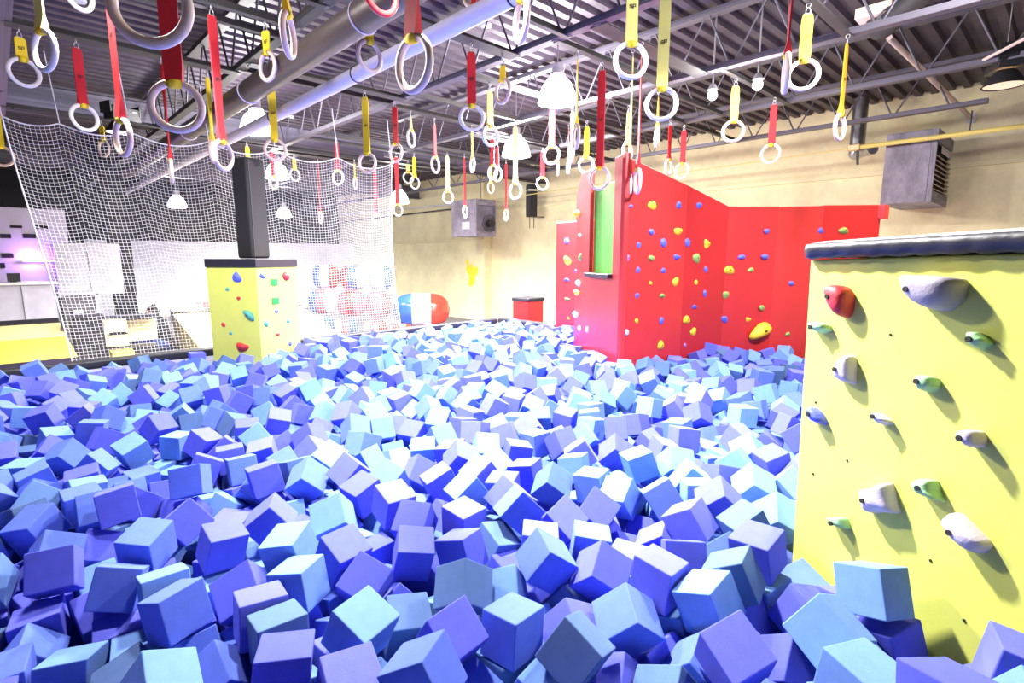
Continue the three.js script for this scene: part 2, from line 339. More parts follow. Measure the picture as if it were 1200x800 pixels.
{
  // how many pixels of each cube the photograph's view shows: a small id buffer
  const W = 480, H = 320, S = W / 1200, zb = new Float32Array(W * H).fill(1e9), ib = new Int32Array(W * H).fill(-1);
  const tri = (a, b, c, id) => {
    const x0 = Math.max(0, Math.floor(Math.min(a[0], b[0], c[0]))), x1 = Math.min(W - 1, Math.ceil(Math.max(a[0], b[0], c[0])));
    const y0 = Math.max(0, Math.floor(Math.min(a[1], b[1], c[1]))), y1 = Math.min(H - 1, Math.ceil(Math.max(a[1], b[1], c[1])));
    const D = (b[0] - a[0]) * (c[1] - a[1]) - (c[0] - a[0]) * (b[1] - a[1]); if (Math.abs(D) < 1e-6) return;
    for (let y = y0; y <= y1; y++) for (let x = x0; x <= x1; x++) {
      const u = ((x - a[0]) * (c[1] - a[1]) - (c[0] - a[0]) * (y - a[1])) / D, v = ((b[0] - a[0]) * (y - a[1]) - (x - a[0]) * (b[1] - a[1])) / D;
      if (u < 0 || v < 0 || u + v > 1) continue;
      const z = a[2] + u * (b[2] - a[2]) + v * (c[2] - a[2]); if (z < zb[y * W + x]) { zb[y * W + x] = z; ib[y * W + x] = id; }
    }
  };
  const quad = (p, id) => { const s = p.map(q => { const r = project(q); return [r[0] * S, r[1] * S, r[2]]; }); if (s.some(q => q[2] < 0.1)) return; tri(s[0], s[1], s[2], id); tri(s[0], s[2], s[3], id); };
  cubes.forEach((c, i) => {
    const ax = [0, 1, 2].map(k => V(c.R[3 * k], c.R[3 * k + 1], c.R[3 * k + 2]).multiplyScalar(HALF)), o = V(c.x, c.y, c.z);
    for (let k = 0; k < 3; k++) for (const s of [-1, 1]) {
      const f = o.clone().addScaledVector(ax[k], s), u = ax[(k + 1) % 3], v = ax[(k + 2) % 3];
      quad([f.clone().add(u).add(v), f.clone().add(u).sub(v), f.clone().sub(u).sub(v), f.clone().sub(u).add(v)], i);
    }
  });
  for (const p of Object.values(poly)) for (let i = 0; i < p.length; i++) { const [x0, z0] = p[i], [x1, z1] = p[(i + 1) % p.length]; quad([V(x0, -0.6, z0), V(x1, -0.6, z1), V(x1, EYE, z1), V(x0, EYE, z0)], -2); }
  cubes.forEach(c => { c.seen = 0; });
  for (const id of ib) if (id >= 0) cubes[id].seen++;
}
// foam cube shapes: chamfered, a little out of square
function foamGeo(s) {
  const h = HALF * 0.985, c = 0.0035, pts = [];
  const g = new RoundedBoxGeometry(2 * h, 2 * h, 2 * h, 1, c), p = g.attributes.position;
  const k = [0, 1, 2, 3, 4, 5, 6].map(i => (hash2(i, s, 9) - 0.5) * 0.10);
  for (let i = 0; i < p.count; i++) {
    const x = p.getX(i), y = p.getY(i), z = p.getZ(i);
    p.setXYZ(i, x + k[0] * y + k[1] * z, y + k[2] * z, z + k[4] * x);
  }
  g.computeVertexNormals(); return g;
}
const foamGeos = [1, 2, 3, 4].map(foamGeo);
const foamKinds = [
  { key: 'violet-blue', c: [[0.107, 0.125, 0.744], [0.133, 0.148, 0.781], [0.086, 0.101, 0.670]], w: 0.44 },
  { key: 'mid-blue', c: [[0.103, 0.172, 0.725], [0.120, 0.206, 0.744]], w: 0.22 },
  { key: 'pale sky-blue', c: [[0.155, 0.301, 0.688], [0.172, 0.335, 0.707]], w: 0.23 },
  { key: 'grey-teal', c: [[0.077, 0.146, 0.335], [0.095, 0.181, 0.391]], w: 0.10 },
];
const foamMats = foamKinds.map(k => k.c.map(c => M(...c, 0.95, { map: foamTex, bumpMap: grainTex, bumpScale: 0.0012 })));
{
  for (const c of cubes) { let u = rnd(), k = 0; while (u > foamKinds[k].w && k < 3) { u -= foamKinds[k].w; k++; } c.kind = k; c.tone = Math.floor(rnd() * foamKinds[k].c.length); c.geo = Math.floor(rnd() * 4); }
  const order = cubes.slice().sort((a, b) => b.seen - a.seen), own = order.slice(0, 300), rest = order.slice(300);
  const distTo = (c, p) => { let m = -1e9; ccw(p).forEach((q, i, a) => { const r = a[(i + 1) % a.length], dx = r[0] - q[0], dz = r[1] - q[1], l = Math.hypot(dx, dz); m = Math.max(m, ((c.x - q[0]) * dz - (c.z - q[1]) * dx) / l); }); return m; };
  for (const c of own) {
    const m = new THREE.Mesh(foamGeos[c.geo], foamMats[c.kind][c.tone]); m.name = numbered('foam_cube');
    m.position.set(c.x, c.y, c.z); m.quaternion.set(...c.q); m.castShadow = m.receiveShadow = true;
    const k = foamKinds[c.kind].key, up = [c.R[1], c.R[4], c.R[7]].map(Math.abs).sort((a, b) => b - a);
    const pose = up[0] > 0.95 ? 'lying flat' : up[2] > 0.42 ? 'poised on a corner' : up[1] > 0.5 && up[2] < 0.25 ? 'tipped up on an edge' : up[0] > 0.83 ? 'slightly tilted' : 'steeply tilted';
    const where = distTo(c, poly.block) < 0.2 ? 'against the big yellow climbing block' : distTo(c, poly.tower) < 0.3 ? 'at the foot of the red climbing wall' : c.y > 0.02 ? 'on top of the foam pile' : c.y < -0.09 ? 'sunk low between other cubes' : 'amid the foam pit';
    m.userData = { label: `${k} foam cube ${pose} ${where}`, category: 'foam cube', group: `${k} foam cubes ${pose} ${where}` };
    scene.add(m);
  }
  const im = new THREE.InstancedMesh(foamGeos[0], M(1, 1, 1, 0.95, { map: foamTex, bumpMap: grainTex, bumpScale: 0.0012 }), rest.length), o = new THREE.Object3D();
  rest.forEach((c, i) => { o.position.set(c.x, c.y, c.z); o.quaternion.set(...c.q); o.updateMatrix(); im.setMatrixAt(i, o.matrix); im.setColorAt(i, lin(...foamKinds[c.kind].c[c.tone])); });
  im.name = 'foam_cubes'; im.castShadow = im.receiveShadow = true;
  im.userData = { kind: 'stuff', label: 'mass of smaller and buried blue foam cubes filling the pit', category: 'foam cubes' };
  scene.add(im);
}
{
  // low pit wall with its padded black rim
  const g = thing('pit_wall', 'low white pit wall with black padded rim behind the foam', 'pit wall', [0, 0, -6.58]);
  part('wall_board', boxAt(-3, 5.96, FLOOR, -0.075, -0.05, 0.05), mat.wallWhite, g);
  part('rim_pad', rbox(8.9, 0.09, 0.11, 0.03, 1.45, -0.03, 0), mat.padBlack, g, 'black padded rim');
  const g2 = thing('pit_wall', 'low white pit wall beside the red box at the pit corner', 'pit wall', [6.02, 0, 0]);
  part('wall_board', boxAt(-0.05, 0.05, FLOOR, -0.075, -6.62, -5.25), mat.wallWhite, g2);
  part('rim_pad', rbox(0.12, 0.09, 1.4, 0.03, 0, -0.03, -5.92), mat.padBlack, g2, 'black padded rim');
}

// ------------------------------------------------------------------ climbing panels and holds
function planeOf(a, b) {                            // vertical plane through two ground points, normal to the camera
  const u = V(b[0] - a[0], 0, b[1] - a[1]).normalize(), n = V(-u.z, 0, u.x); const o = V(a[0], 0, a[1]);
  if (n.dot(o) > 0) n.multiplyScalar(-1);
  return { o, u, n, hit(px, py) { const d = ray(px, py), t = V(o.x, o.y - EYE, o.z).dot(n) / d.dot(n); return d.multiplyScalar(t).add(V(0, EYE, 0)); }, uv(p) { const q = p.clone().sub(o); return [q.dot(u), q.y]; } };
}
function panelGeo(pl, uvs, th) {                    // polygon in the plane, thickness going back
  const s = new THREE.Shape(); uvs.forEach(([u, v], i) => i ? s.lineTo(u, v) : s.moveTo(u, v));
  const g = new THREE.ExtrudeGeometry(s, { depth: th, bevelEnabled: true, bevelThickness: 0.004, bevelSize: 0.004, bevelSegments: 1 });
  const zAxis = pl.n.clone(), x = pl.u.clone(); if (x.clone().cross(V(0, 1, 0)).dot(zAxis) < 0) { g.scale(-1, 1, 1); x.multiplyScalar(-1); const ix = g.index; const p = g.attributes.position; for (let i = 0; i < p.count; i += 3) { for (const k of ['position', 'uv', 'normal']) { const A = g.attributes[k], s2 = A.itemSize; for (let q = 0; q < s2; q++) { const t = A.array[(i + 1) * s2 + q]; A.array[(i + 1) * s2 + q] = A.array[(i + 2) * s2 + q]; A.array[(i + 2) * s2 + q] = t; } } } }
  g.translate(0, 0, -th);
  g.applyMatrix4(new THREE.Matrix4().makeBasis(x, V(0, 1, 0), zAxis).setPosition(pl.o));
  return boxUV(g);
}
// a hold: a lump whose back is flat on the wall; variants of one unit size
function lumpGeo(s, kind) {
  const g = new THREE.SphereGeometry(0.5, 12, 9), p = g.attributes.position, a = [0, 1, 2, 3, 4, 5].map(i => hash2(i, s, 77) - 0.5);
  for (let i = 0; i < p.count; i++) {
    let x = p.getX(i), y = p.getY(i), z = p.getZ(i);
    const th = Math.atan2(y, x), w = 1 + 0.22 * a[0] * Math.sin(2 * th + 6 * a[1]) + 0.28 * a[2] * Math.sin(3 * th + 9 * a[3]);
    x *= w; y *= w;
    if (kind === 1) { x *= 1 - 0.7 * y; }                       // pear
    if (kind === 2) { y += 0.5 * x * x; x *= 1.1; }             // crescent
    z = z < 0 ? -0.02 : z * (1 + 0.8 * y * (kind === 0 ? -0.2 : 0.7)) * 1.1;
    p.setXYZ(i, x, y, z);
  }
  const q = mergeVertices(g.deleteAttribute('uv') && g, 1e-4); q.computeVertexNormals();
  const uv = new Float32Array(q.attributes.position.count * 2); for (let i = 0; i < uv.length / 2; i++) { uv[2 * i] = q.attributes.position.getX(i) * 0.1; uv[2 * i + 1] = q.attributes.position.getY(i) * 0.1; }
  q.setAttribute('uv', new THREE.BufferAttribute(uv, 2)); return q;
}
const lumps = [0, 1, 2, 3, 4, 5].map(i => lumpGeo(i + 3, i % 3));
const boltGeo = new THREE.CylinderGeometry(0.07, 0.07, 0.06, 8).rotateX(Math.PI / 2);
function basisAt(o, pl, p, roll) {
  const up = V(0, 1, 0), x = up.clone().cross(pl.n).normalize();
  o.position.copy(p); o.quaternion.setFromRotationMatrix(new THREE.Matrix4().makeBasis(x, up, pl.n)); o.rotateZ(roll);
}
function hold(parent, pl, px, py, w, h, color, variant, roll = 0, depth = 0.5) {
  const p = pl.hit(px, py), zc = project(p)[2];
  const view = V(p.x, 0, p.z).normalize(), cosv = Math.max(0.35, Math.abs(view.dot(pl.n)));
  const W = w / FPX * zc / Math.sqrt(cosv), Hh = h / FPX * zc;
  const m = part('climbing_hold', lumps[variant % 6], holdMat[color], parent, `${color} plastic climbing hold`);
  basisAt(m, pl, p, roll); m.scale.set(W, Hh, Math.max(W, Hh) * depth);
  const b = part('bolt', boltGeo, mat.hole, m, 'dark bolt'); b.position.set(0.02, 0.02, 0.53);
  return m;
}
{
  const g = thing('red_climbing_wall', 'tall red climbing wall with bright holds rising out of the foam', 'climbing wall');
  const faces = {
    left: planeOf(LW, RED.A), main: planeOf(RED.A, RED.B), second: planeOf(RED.B, RED.C),
    c1: planeOf(RED.C, [D0.x, D0.z]),
  };
  const bot = -0.62;
  const P = (pl, pts) => pts.map(([x, y]) => pl.uv(pl.hit(x, y)));
  let panelNo = 0;
  const addPanel = (pl, top, a, b, label) => {     // top: list of pixels, a/b ground ends (u values taken from the outer pixels)
    const t = P(pl, top), u0 = pl.uv(V(a[0], 0, a[1]))[0], u1 = pl.uv(V(b[0], 0, b[1]))[0];
    t[0][0] = u0; t[t.length - 1][0] = u1;
    return part('panel', panelGeo(pl, [...t, [u1, bot], [u0, bot]], 0.04), [mat.redPaint, mat.redDeep, mat.redPaint, mat.redCoral, mat.redDeep][panelNo++ % 5], g, label);
  };
  addPanel(faces.main, [[724, 183], [748, 190], [801, 217]], RED.A, RED.B);
  addPanel(faces.second, [[801, 217], [834, 241]], RED.B, RED.C);
  // left face with the green slot let into it
  {
    const pl = faces.left, u0 = pl.uv(V(LW[0], 0, LW[1]))[0], u1 = pl.uv(V(RED.A[0], 0, RED.A[1]))[0];
    const s = P(pl, [[673, 232], [682, 204], [724, 183]]), sl = P(pl, [[690, 322], [690, 201], [721.5, 187], [721.5, 322]]);
    s[0][0] = u0; s[2][0] = u1;
    part('panel', panelGeo(pl, [s[0], s[1], [sl[0][0], s[1][1] + (s[2][1] - s[1][1]) * 0.2], [sl[0][0], bot], [u0, bot]], 0.04), mat.redPaint, g);
    part('panel', panelGeo(pl, [[sl[2][0], s[2][1] - 0.01], s[2], [u1, bot], [sl[2][0], bot]], 0.04), mat.redPaint, g);
    part('panel', panelGeo(pl, [[sl[0][0], sl[0][1]], [sl[2][0], sl[0][1]], [sl[2][0], bot], [sl[0][0], bot]], 0.04), mat.redPaint, g);
    const back = { ...pl, o: pl.o.clone().addScaledVector(pl.n, -0.06) };
    part('green_panel', panelGeo(back, [[sl[0][0] - 0.02, sl[0][1] - 0.02], [sl[0][0] - 0.02, sl[0][1] + 0.92], [sl[2][0] + 0.02, sl[0][1] + 0.92], [sl[2][0] + 0.02, sl[0][1] - 0.02]], 0.02), mat.greenPanel, g, 'glossy green panel let into the red wall');
    const ledge = { ...pl, o: pl.o.clone().addScaledVector(pl.n, 0.05) };
    part('slot_ledge', panelGeo(ledge, [[sl[0][0], sl[0][1] + 0.02], [sl[2][0], sl[0][1] + 0.02], [sl[2][0], sl[0][1] - 0.012], [sl[0][0], sl[0][1] - 0.012]], 0.1), mat.padBlack, g, 'black ledge under the green panel');
  }
  // right-hand run of panels, each turned a little
  const C = V(RED.C[0], 0, RED.C[1]), run = V(D0.x, 0, D0.z).sub(C), rl = run.length(); run.normalize();
  const cuts = [0, 0.30, 0.62, 1.0].map((t, i) => C.clone().addScaledVector(run, t * rl).addScaledVector(faces.c1.n, [0, 0.03, -0.02, 0.02][i]));
  const rp = [];
  const tops = [[834, 242], [880, 241.5], [928, 240], [1014, 240]];
  for (let i = 0; i < 3; i++) { const a = [cuts[i].x, cuts[i].z], b = [cuts[i + 1].x, cuts[i + 1].z], pl = planeOf(a, b); rp.push(pl); addPanel(pl, [tops[i], tops[i + 1]], a, b); }
  {
    const e = cuts[3], y1 = yAt(e.x, e.z, 240);
    const cap = part('end_block', rbox(0.2, 0.16, 0.3, 0.008), mat.redPaint, g); cap.position.set(e.x + 0.06, y1 - 0.08, e.z - 0.1);
    // plywood backing that carries the panels
    const bk = { ...faces.main, o: faces.main.o.clone().addScaledVector(faces.main.n, -0.5) };
    part('backing', panelGeo(bk, [[0.35, 1.2], [1.4, 1.0], [1.4, bot], [0.35, bot]], 0.03), mat.redPaint, g);
  }
  // strip of wall standing behind, along the pit edge
  const sp = planeOf([5.93, -5.6], [5.93, -2.9]);
  { const a = sp.uv(sp.hit(652, 300))[0], t = sp.uv(sp.hit(652, 261))[1]; part('panel', panelGeo(sp, [[a, t], [a + 2.0, t], [a + 2.0, bot], [a, bot]], 0.05), mat.redPaint, g); }
  const K = (list, pl, sx = 640, sy = 180, sc = 3.2) => list.forEach(([x, y, w, h, c, r], i) => hold(g, pl, sx + x / sc, sy + y / sc, w / sc, h / sc, c, i * 5 + (x | 0), r || 0));
  K([[315, 197, 22, 14, 'blue'], [395, 193, 38, 34, 'yellow'], [495, 193, 26, 26, 'blue'], [393, 293, 28, 22, 'blue'], [492, 292, 36, 28, 'yellow'], [345, 342, 20, 26, 'blue', 0.6], [438, 334, 30, 32, 'blue'], [305, 390, 16, 26, 'purple', -0.5], [392, 391, 32, 20, 'green'], [488, 388, 28, 20, 'blue'], [343, 436, 20, 24, 'blue', 0.5], [438, 438, 24, 20, 'blue'], [390, 485, 18, 14, 'yellow'], [483, 481, 28, 32, 'yellow', 0.4], [340, 532, 18, 20, 'blue'], [433, 532, 26, 18, 'green'], [338, 626, 18, 20, 'yellow', -0.4], [431, 626, 22, 28, 'blue', -0.7], [300, 670, 24, 24, 'lilac'], [428, 717, 30, 34, 'yellow']], faces.main);
  K([[572, 195, 24, 22, 'blue'], [529, 333, 26, 30, 'blue'], [601, 340, 24, 34, 'yellow'], [562, 391, 34, 32, 'green', -0.6], [598, 434, 18, 22, 'blue'], [561, 482, 16, 20, 'yellow'], [594, 524, 16, 26, 'blue'], [554, 574, 22, 16, 'blue'], [525, 622, 32, 30, 'yellow'], [551, 668, 26, 30, 'yellow', 0.6], [520, 718, 14, 16, 'purple']], faces.second);
  const pick = px => rp[px < 880 ? 0 : px < 928 ? 1 : 2];
  for (const [x, y, w, h, c, r] of [[827, 291, 20, 18, 'blue'], [930, 284, 28, 32, 'blue'], [732, 387, 30, 18, 'blue'], [820, 386, 30, 18, 'blue'], [927, 389, 20, 18, 'green'], [684, 436, 42, 32, 'yellow'], [767, 436, 24, 18, 'green'], [918, 486, 24, 18, 'blue'], [672, 530, 26, 28, 'green'], [808, 578, 22, 20, 'green'], [668, 620, 28, 26, 'blue', -0.5], [757, 622, 20, 18, 'yellow'], [803, 664, 86, 52, 'yellow', 0.35], [905, 676, 20, 16, 'green']]) hold(g, pick(640 + x / 3.2), 640 + x / 3.2, 180 + y / 3.2, w / 3.2, h / 3.2, c, (x + y) | 0, r || 0);
  for (const [x, y, w, h, c] of [[961, 270, 8, 7, 'blue'], [988, 270, 11, 8, 'green'], [929, 302, 6, 6, 'yellow']]) hold(g, rp[2], x, y, w, h, c, x);
  K([[118, 225, 30, 32, 'yellow'], [128, 306, 16, 14, 'pale'], [130, 390, 18, 26, 'green', 0.7], [112, 440, 10, 14, 'blue'], [122, 485, 26, 24, 'pale'], [118, 522, 26, 24, 'yellow'], [113, 605, 26, 26, 'pale'], [127, 655, 20, 22, 'lilac'], [155, 660, 16, 26, 'lilac']], faces.left);
  K([[78, 327, 24, 24, 'blue', 0.4], [80, 400, 26, 38, 'yellow', 0.5], [78, 472, 22, 14, 'blue'], [80, 545, 22, 12, 'green'], [83, 617, 12, 10, 'yellow']], sp);
  finish(g);
}

// a hold modelled from its outline on the wall: base ring, bulging shoulder, small flat top
function outlineHold(pl, pts, depth, shift = [0, 0], top = 0.55) {
  const uv = pts.map(([x, y]) => pl.uv(pl.hit(x, y)));
  const cu = uv.reduce((s, q) => s + q[0], 0) / uv.length, cv = uv.reduce((s, q) => s + q[1], 0) / uv.length;
  const curve = new THREE.CatmullRomCurve3(uv.map(q => V(q[0] - cu, q[1] - cv, 0)), true, 'catmullrom', 0.3), n = 28, ring = curve.getSpacedPoints(n).slice(0, n);
  const lev = [[1, 0], [1.0, 0.25], [0.96, 0.55], [0.85, 0.8], [top + 0.08, 0.95], [top * 0.6, 1.0], [0, 1.0]];
  const pos = [], idx = []; const sx = V(0, 1, 0).cross(pl.n).dot(pl.u) > 0 ? 1 : -1;
  lev.forEach(([s, z]) => ring.forEach(p => pos.push(sx * (p.x * s + shift[0] * z), p.y * s + shift[1] * z, z * depth)));
  for (let l = 0; l < lev.length - 1; l++) for (let i = 0; i < n; i++) { const a = l * n + i, b = l * n + (i + 1) % n, c = a + n, d = b + n; idx.push(a, b, d, a, d, c); }
  const g = new THREE.BufferGeometry(); g.setAttribute('position', new THREE.Float32BufferAttribute(pos, 3));
  g.setAttribute('uv', new THREE.Float32BufferAttribute(pos.flatMap((v, i) => i % 3 === 2 ? [] : [v]), 2)); g.setIndex(idx); g.computeVertexNormals();
  const nrm = g.attributes.normal; let out = 0; for (let i = n; i < 4 * n; i++) out += nrm.getX(i) * pos[3 * i] + nrm.getY(i) * pos[3 * i + 1];
  if (out < 0) { for (let i = 0; i < idx.length; i += 3) [idx[i + 1], idx[i + 2]] = [idx[i + 2], idx[i + 1]]; g.setIndex(idx); g.computeVertexNormals(); }
  return { g, at: pl.o.clone().addScaledVector(pl.u, cu).setY(cv) };
}
function scallopPad(L, W, H) {                      // vinyl cover over the block's top, its hem stapled in scallops
  const n = 120, prof = [[0.0, -H], [-0.026, -H * 0.9], [-0.034, -H * 0.45], [-0.03, -H * 0.12], [-0.012, -0.004], [0.03, 0.004], [W - 0.03, 0.004], [W + 0.012, -0.01], [W + 0.03, -H * 0.4], [W + 0.02, -H]];
  const pos = [], idx = [], uv = [];
  for (let i = 0; i <= n; i++) {
    const s = i / n, x = s * L, w = Math.abs(Math.sin(x * Math.PI / 0.075)), end = Math.min(1, Math.min(s, 1 - s) * L / 0.035), rnd2 = (vnoise(x * 9, 1, 64, 5) - 0.5);
    prof.forEach(([d, y], j) => {
      const hem = j === 0 || j === prof.length - 1 ? 1 : j === 1 || j === prof.length - 2 ? 0.75 : j === 2 ? 0.25 : 0;
      const dd = d + (j < 4 ? -1 : j > 6 ? 1 : 0) * (hem * 0.005 * w + 0.003 * rnd2 * (1 - hem)), e = Math.sqrt(Math.max(0, 1 - (1 - end) ** 2));
      pos.push(x, y + (y < -0.001 ? -hem * 0.006 * w : 0) - (1 - e) * 0.02 * (y > -0.02 ? 1 : 0), -(d < 0.1 ? dd * e + (1 - e) * 0.02 : dd)); uv.push(x, j * 0.03);
    });
  }
  const m = prof.length; for (let i = 0; i < n; i++) for (let j = 0; j < m - 1; j++) { const a = i * m + j, b = a + m; idx.push(a, b, b + 1, a, b + 1, a + 1); }
  for (const i of [0, n]) { const o = i * m; for (let j = 1; j < m - 1; j++) i ? idx.push(o, o + j, o + j + 1) : idx.push(o, o + j + 1, o + j); }
  const g = new THREE.BufferGeometry(); g.setAttribute('position', new THREE.Float32BufferAttribute(pos, 3)); g.setAttribute('uv', new THREE.Float32BufferAttribute(uv, 2)); g.setIndex(idx); g.computeVertexNormals(); return g;
}
{
  // the large yellow block on the right
  const g = thing('yellow_climbing_block', 'large pale yellow climbing block with grey, red and green holds and black padded top', 'climbing wall', [BLK0.x, 0, BLK0.z]);
  const pl = planeOf([BLK0.x, BLK0.z], [BLK0.x - bDir.x, BLK0.z - bDir.z]);
  const roll = THREE.MathUtils.degToRad(1.6);
  // local frame: x along the face to the right (towards the camera), z out of the face
  const X = bDir.clone().negate(), Q = new THREE.Quaternion().setFromRotationMatrix(new THREE.Matrix4().makeBasis(X, V(0, 1, 0), pl.n));
  g.quaternion.copy(Q);
  const topY = pl.hit(941, 304).y;
  const body = part('body', boxUV(rbox(2.5, topY + 0.66, 0.85, 0.006, 1.25, (topY - 0.66) / 2, -0.425, 1)), mat.yellowPaint, g);
  const pad = part('top_pad', scallopPad(2.52, 0.86, 0.052), mat.padBlack, g, 'black vinyl padded top cover'); pad.position.set(-0.012, topY + 0.058, 0.008);
  const local = p => p.clone().sub(g.position).applyQuaternion(Q.clone().invert());
  const px = (a, ox, oy, s = 4) => a.map(([x, y]) => [ox + x / s, oy + y / s]);
  const H = [
    ['red', px([[335, 405], [360, 388], [410, 392], [440, 430], [435, 500], [415, 540], [385, 535], [350, 480]], 900, 240), 0.06, [371, 447], 0, 'salmon red pointed hold'],
    ['grey', px([[718, 365], [740, 355], [860, 362], [985, 378], [992, 400], [975, 470], [920, 515], [860, 524], [790, 495], [735, 440]], 900, 240), 0.085, [781, 430], 0, 'large grey half-moon hold'],
    ['mint', px([[240, 575], [265, 562], [320, 570], [325, 600], [280, 610], [262, 595]], 900, 240), 0.045, [270, 590], 0, 'small green wedge hold'],
    ['lilac', [[991, 440], [996, 428], [1008, 420], [1011, 430], [1010, 453], [998, 451], [990, 445]], 0.05, [389, 791], 0, 'lilac grey pointed hold'],
    ['mint', px([[1005, 650], [1020, 638], [1060, 640], [1080, 660], [1105, 690], [1060, 715], [1020, 700]], 900, 240), 0.045, [1039, 677], 0, 'green fin hold'],
    ['blue', px([[222, 165], [245, 158], [275, 185], [297, 225], [290, 240], [255, 232], [235, 210]], 900, 440), 0.045, [248, 195], 1, 'pale blue finger hold'],
    ['lilac', px([[537, 205], [560, 198], [600, 225], [612, 245], [570, 252], [545, 225]], 900, 440), 0.045, [560, 218], 1, 'small lilac hold'],
    ['mint', px([[757, 45], [780, 30], [835, 42], [842, 85], [815, 105], [770, 100]], 900, 440), 0.05, [783, 63], 1, 'rounded green hold'],
    ['lilac', px([[955, 310], [980, 295], [1040, 298], [1058, 330], [1050, 370], [1005, 375], [975, 340]], 900, 440), 0.06, [995, 335], 1, 'lilac knob hold'],
    ['lilac', px([[475, 555], [520, 550], [560, 538], [600, 523], [618, 600], [633, 665], [560, 658], [495, 655]], 900, 440), 0.06, [513, 605], 1, 'square lilac slab hold'],
    ['mint', px([[725, 535], [760, 513], [815, 520], [830, 580], [850, 620], [800, 605], [745, 575]], 900, 440), 0.055, [780, 557], 1, 'green lip hold'],
    ['mint', px([[305, 680], [345, 676], [380, 678], [392, 730], [350, 720]], 900, 440), 0.045, [345, 706], 1, 'small green hook hold'],
    ['lilac', px([[865, 70], [905, 35], [935, 45], [1000, 110], [1070, 190], [1030, 228], [985, 215], [915, 155], [880, 105]], 900, 600), 0.06, [929, 128], 2, 'long slanted lilac hold'],
  ];
  for (const [c, pts, d, hole, org, label] of H) {
    const { g: geo, at } = outlineHold(pl, pts, d, [0, 0.012]);
    const m = part('climbing_hold', geo, holdMat[c], g, label); m.position.copy(local(at));
    const hp = pl.hit(900 + hole[0] / 4, [240, 440, 600][org] + hole[1] / 4), hl = local(hp).sub(m.position);
    const b = part('bolt_hole', cyl(0.0075, 0.0075, 0.02, 10).rotateX(Math.PI / 2), mat.hole, m, 'dark bolt hole'); b.position.set(hl.x * 0.9, hl.y * 0.9 + 0.01, d * 0.9);
  }
  for (const [x, y] of [[1051.8, 396.3], [960, 473], [995.8, 542.5], [955, 556.5], [1091.8, 662.5], [1129.5, 733]]) { const p = local(pl.hit(x, y)), m = part('bolt_hole', cyl(0.004, 0.004, 0.004, 8).rotateX(Math.PI / 2), mat.hole, g); m.position.set(p.x, p.y, 0.0005); }
  // the block leans a little, as in the photograph
  g.quaternion.multiply(new THREE.Quaternion().setFromAxisAngle(V(0, 0, 1), roll));
  finish(g);
}
{
  // the small yellow tower at the back with its black padded post
  const g = thing('small_climbing_tower', 'small faceted yellow climbing tower with black rim at the back of the pit', 'climbing tower');
  const pts = [[1.60, -6.34], [1.93, -5.86], [2.42, -6.06], [2.56, -6.42], [2.5, -6.5], [1.66, -6.5]];
  const topY = yAt(1.93, -5.86, 313);
  const shape = (k, grow) => { const cx = 2.05, cz = -6.5, s = new THREE.Shape(); pts.forEach(([x, z], i) => { const X = cx + (x - cx) * grow, Z = cz + (z - cz) * grow; i ? s.lineTo(X, -Z) : s.moveTo(X, -Z); }); return s; };
  const up = (s, y0, y1) => boxUV(new THREE.ExtrudeGeometry(s, { depth: y1 - y0, bevelEnabled: true, bevelSize: 0.006, bevelThickness: 0.006, bevelSegments: 2 }).rotateX(-Math.PI / 2).translate(0, y0, 0));
  part('body', up(shape(0, 1), FLOOR + 0.01, topY), mat.yellowPaint, g);
  part('rim_pad', up(shape(0, 1.03), topY + 0.006, topY + 0.08), mat.padBlack, g, 'black padded rim');
  const f1 = planeOf(pts[0], pts[1]), f2 = planeOf(pts[1], pts[2]), f3 = planeOf(pts[2], pts[3]);
  const K = (list, pl) => list.forEach(([x, y, w, h, c, r], i) => hold(g, pl, 230 + x / 6.157, 290 + y / 6.157, w / 6.157, h / 6.157, c, i * 3 + x, r || 0, 0.55));
  K([[295, 215, 70, 70, 'blue'], [228, 300, 34, 30, 'teal'], [308, 367, 30, 30, 'red'], [385, 485, 95, 55, 'teal', -0.6], [198, 556, 32, 38, 'red', 0.5], [252, 617, 28, 30, 'teal'], [335, 720, 82, 66, 'red']], f1);
  K([[473, 208, 48, 36, 'blue', -0.5], [645, 207, 64, 60, 'red'], [576, 458, 40, 30, 'blue', 0.4], [503, 550, 36, 54, 'teal', 0.5], [661, 530, 34, 30, 'teal'], [587, 626, 38, 26, 'red'], [675, 690, 28, 44, 'blue']], f2);
  K([[712, 198, 18, 26, 'green'], [725, 357, 30, 46, 'teal'], [733, 518, 16, 36, 'teal'], [728, 618, 18, 26, 'blue']], f3);
  for (const [x, y] of [[557, 250], [568, 384]]) { const p = f2.hit(230 + x / 6.157, 290 + y / 6.157), m = part('green_plate', rbox(0.085, 0.068, 0.012, 0.003), holdMat.signal, g, 'flat green square plate'); basisAt(m, f2, p.addScaledVector(f2.n, 0.01), -0.03); }
  finish(g);
  const p = thing('padded_post', 'tall black padded post standing on the small yellow tower', 'post', [2.07, topY + 0.09, -6.3], 0.35);
  const h = yAt(2.07, -6.3, 186) - topY - 0.09;
  part('pad', rbox(0.24, h, 0.24, 0.03, 0, h / 2, 0, 3), mat.padMatt, p);
  part('seam', rbox(0.012, h * 0.96, 0.012, 0.004, -0.085, h / 2, 0.119), mat.blackPlastic, p, 'raised seam of the pad');
  finish(p);
}

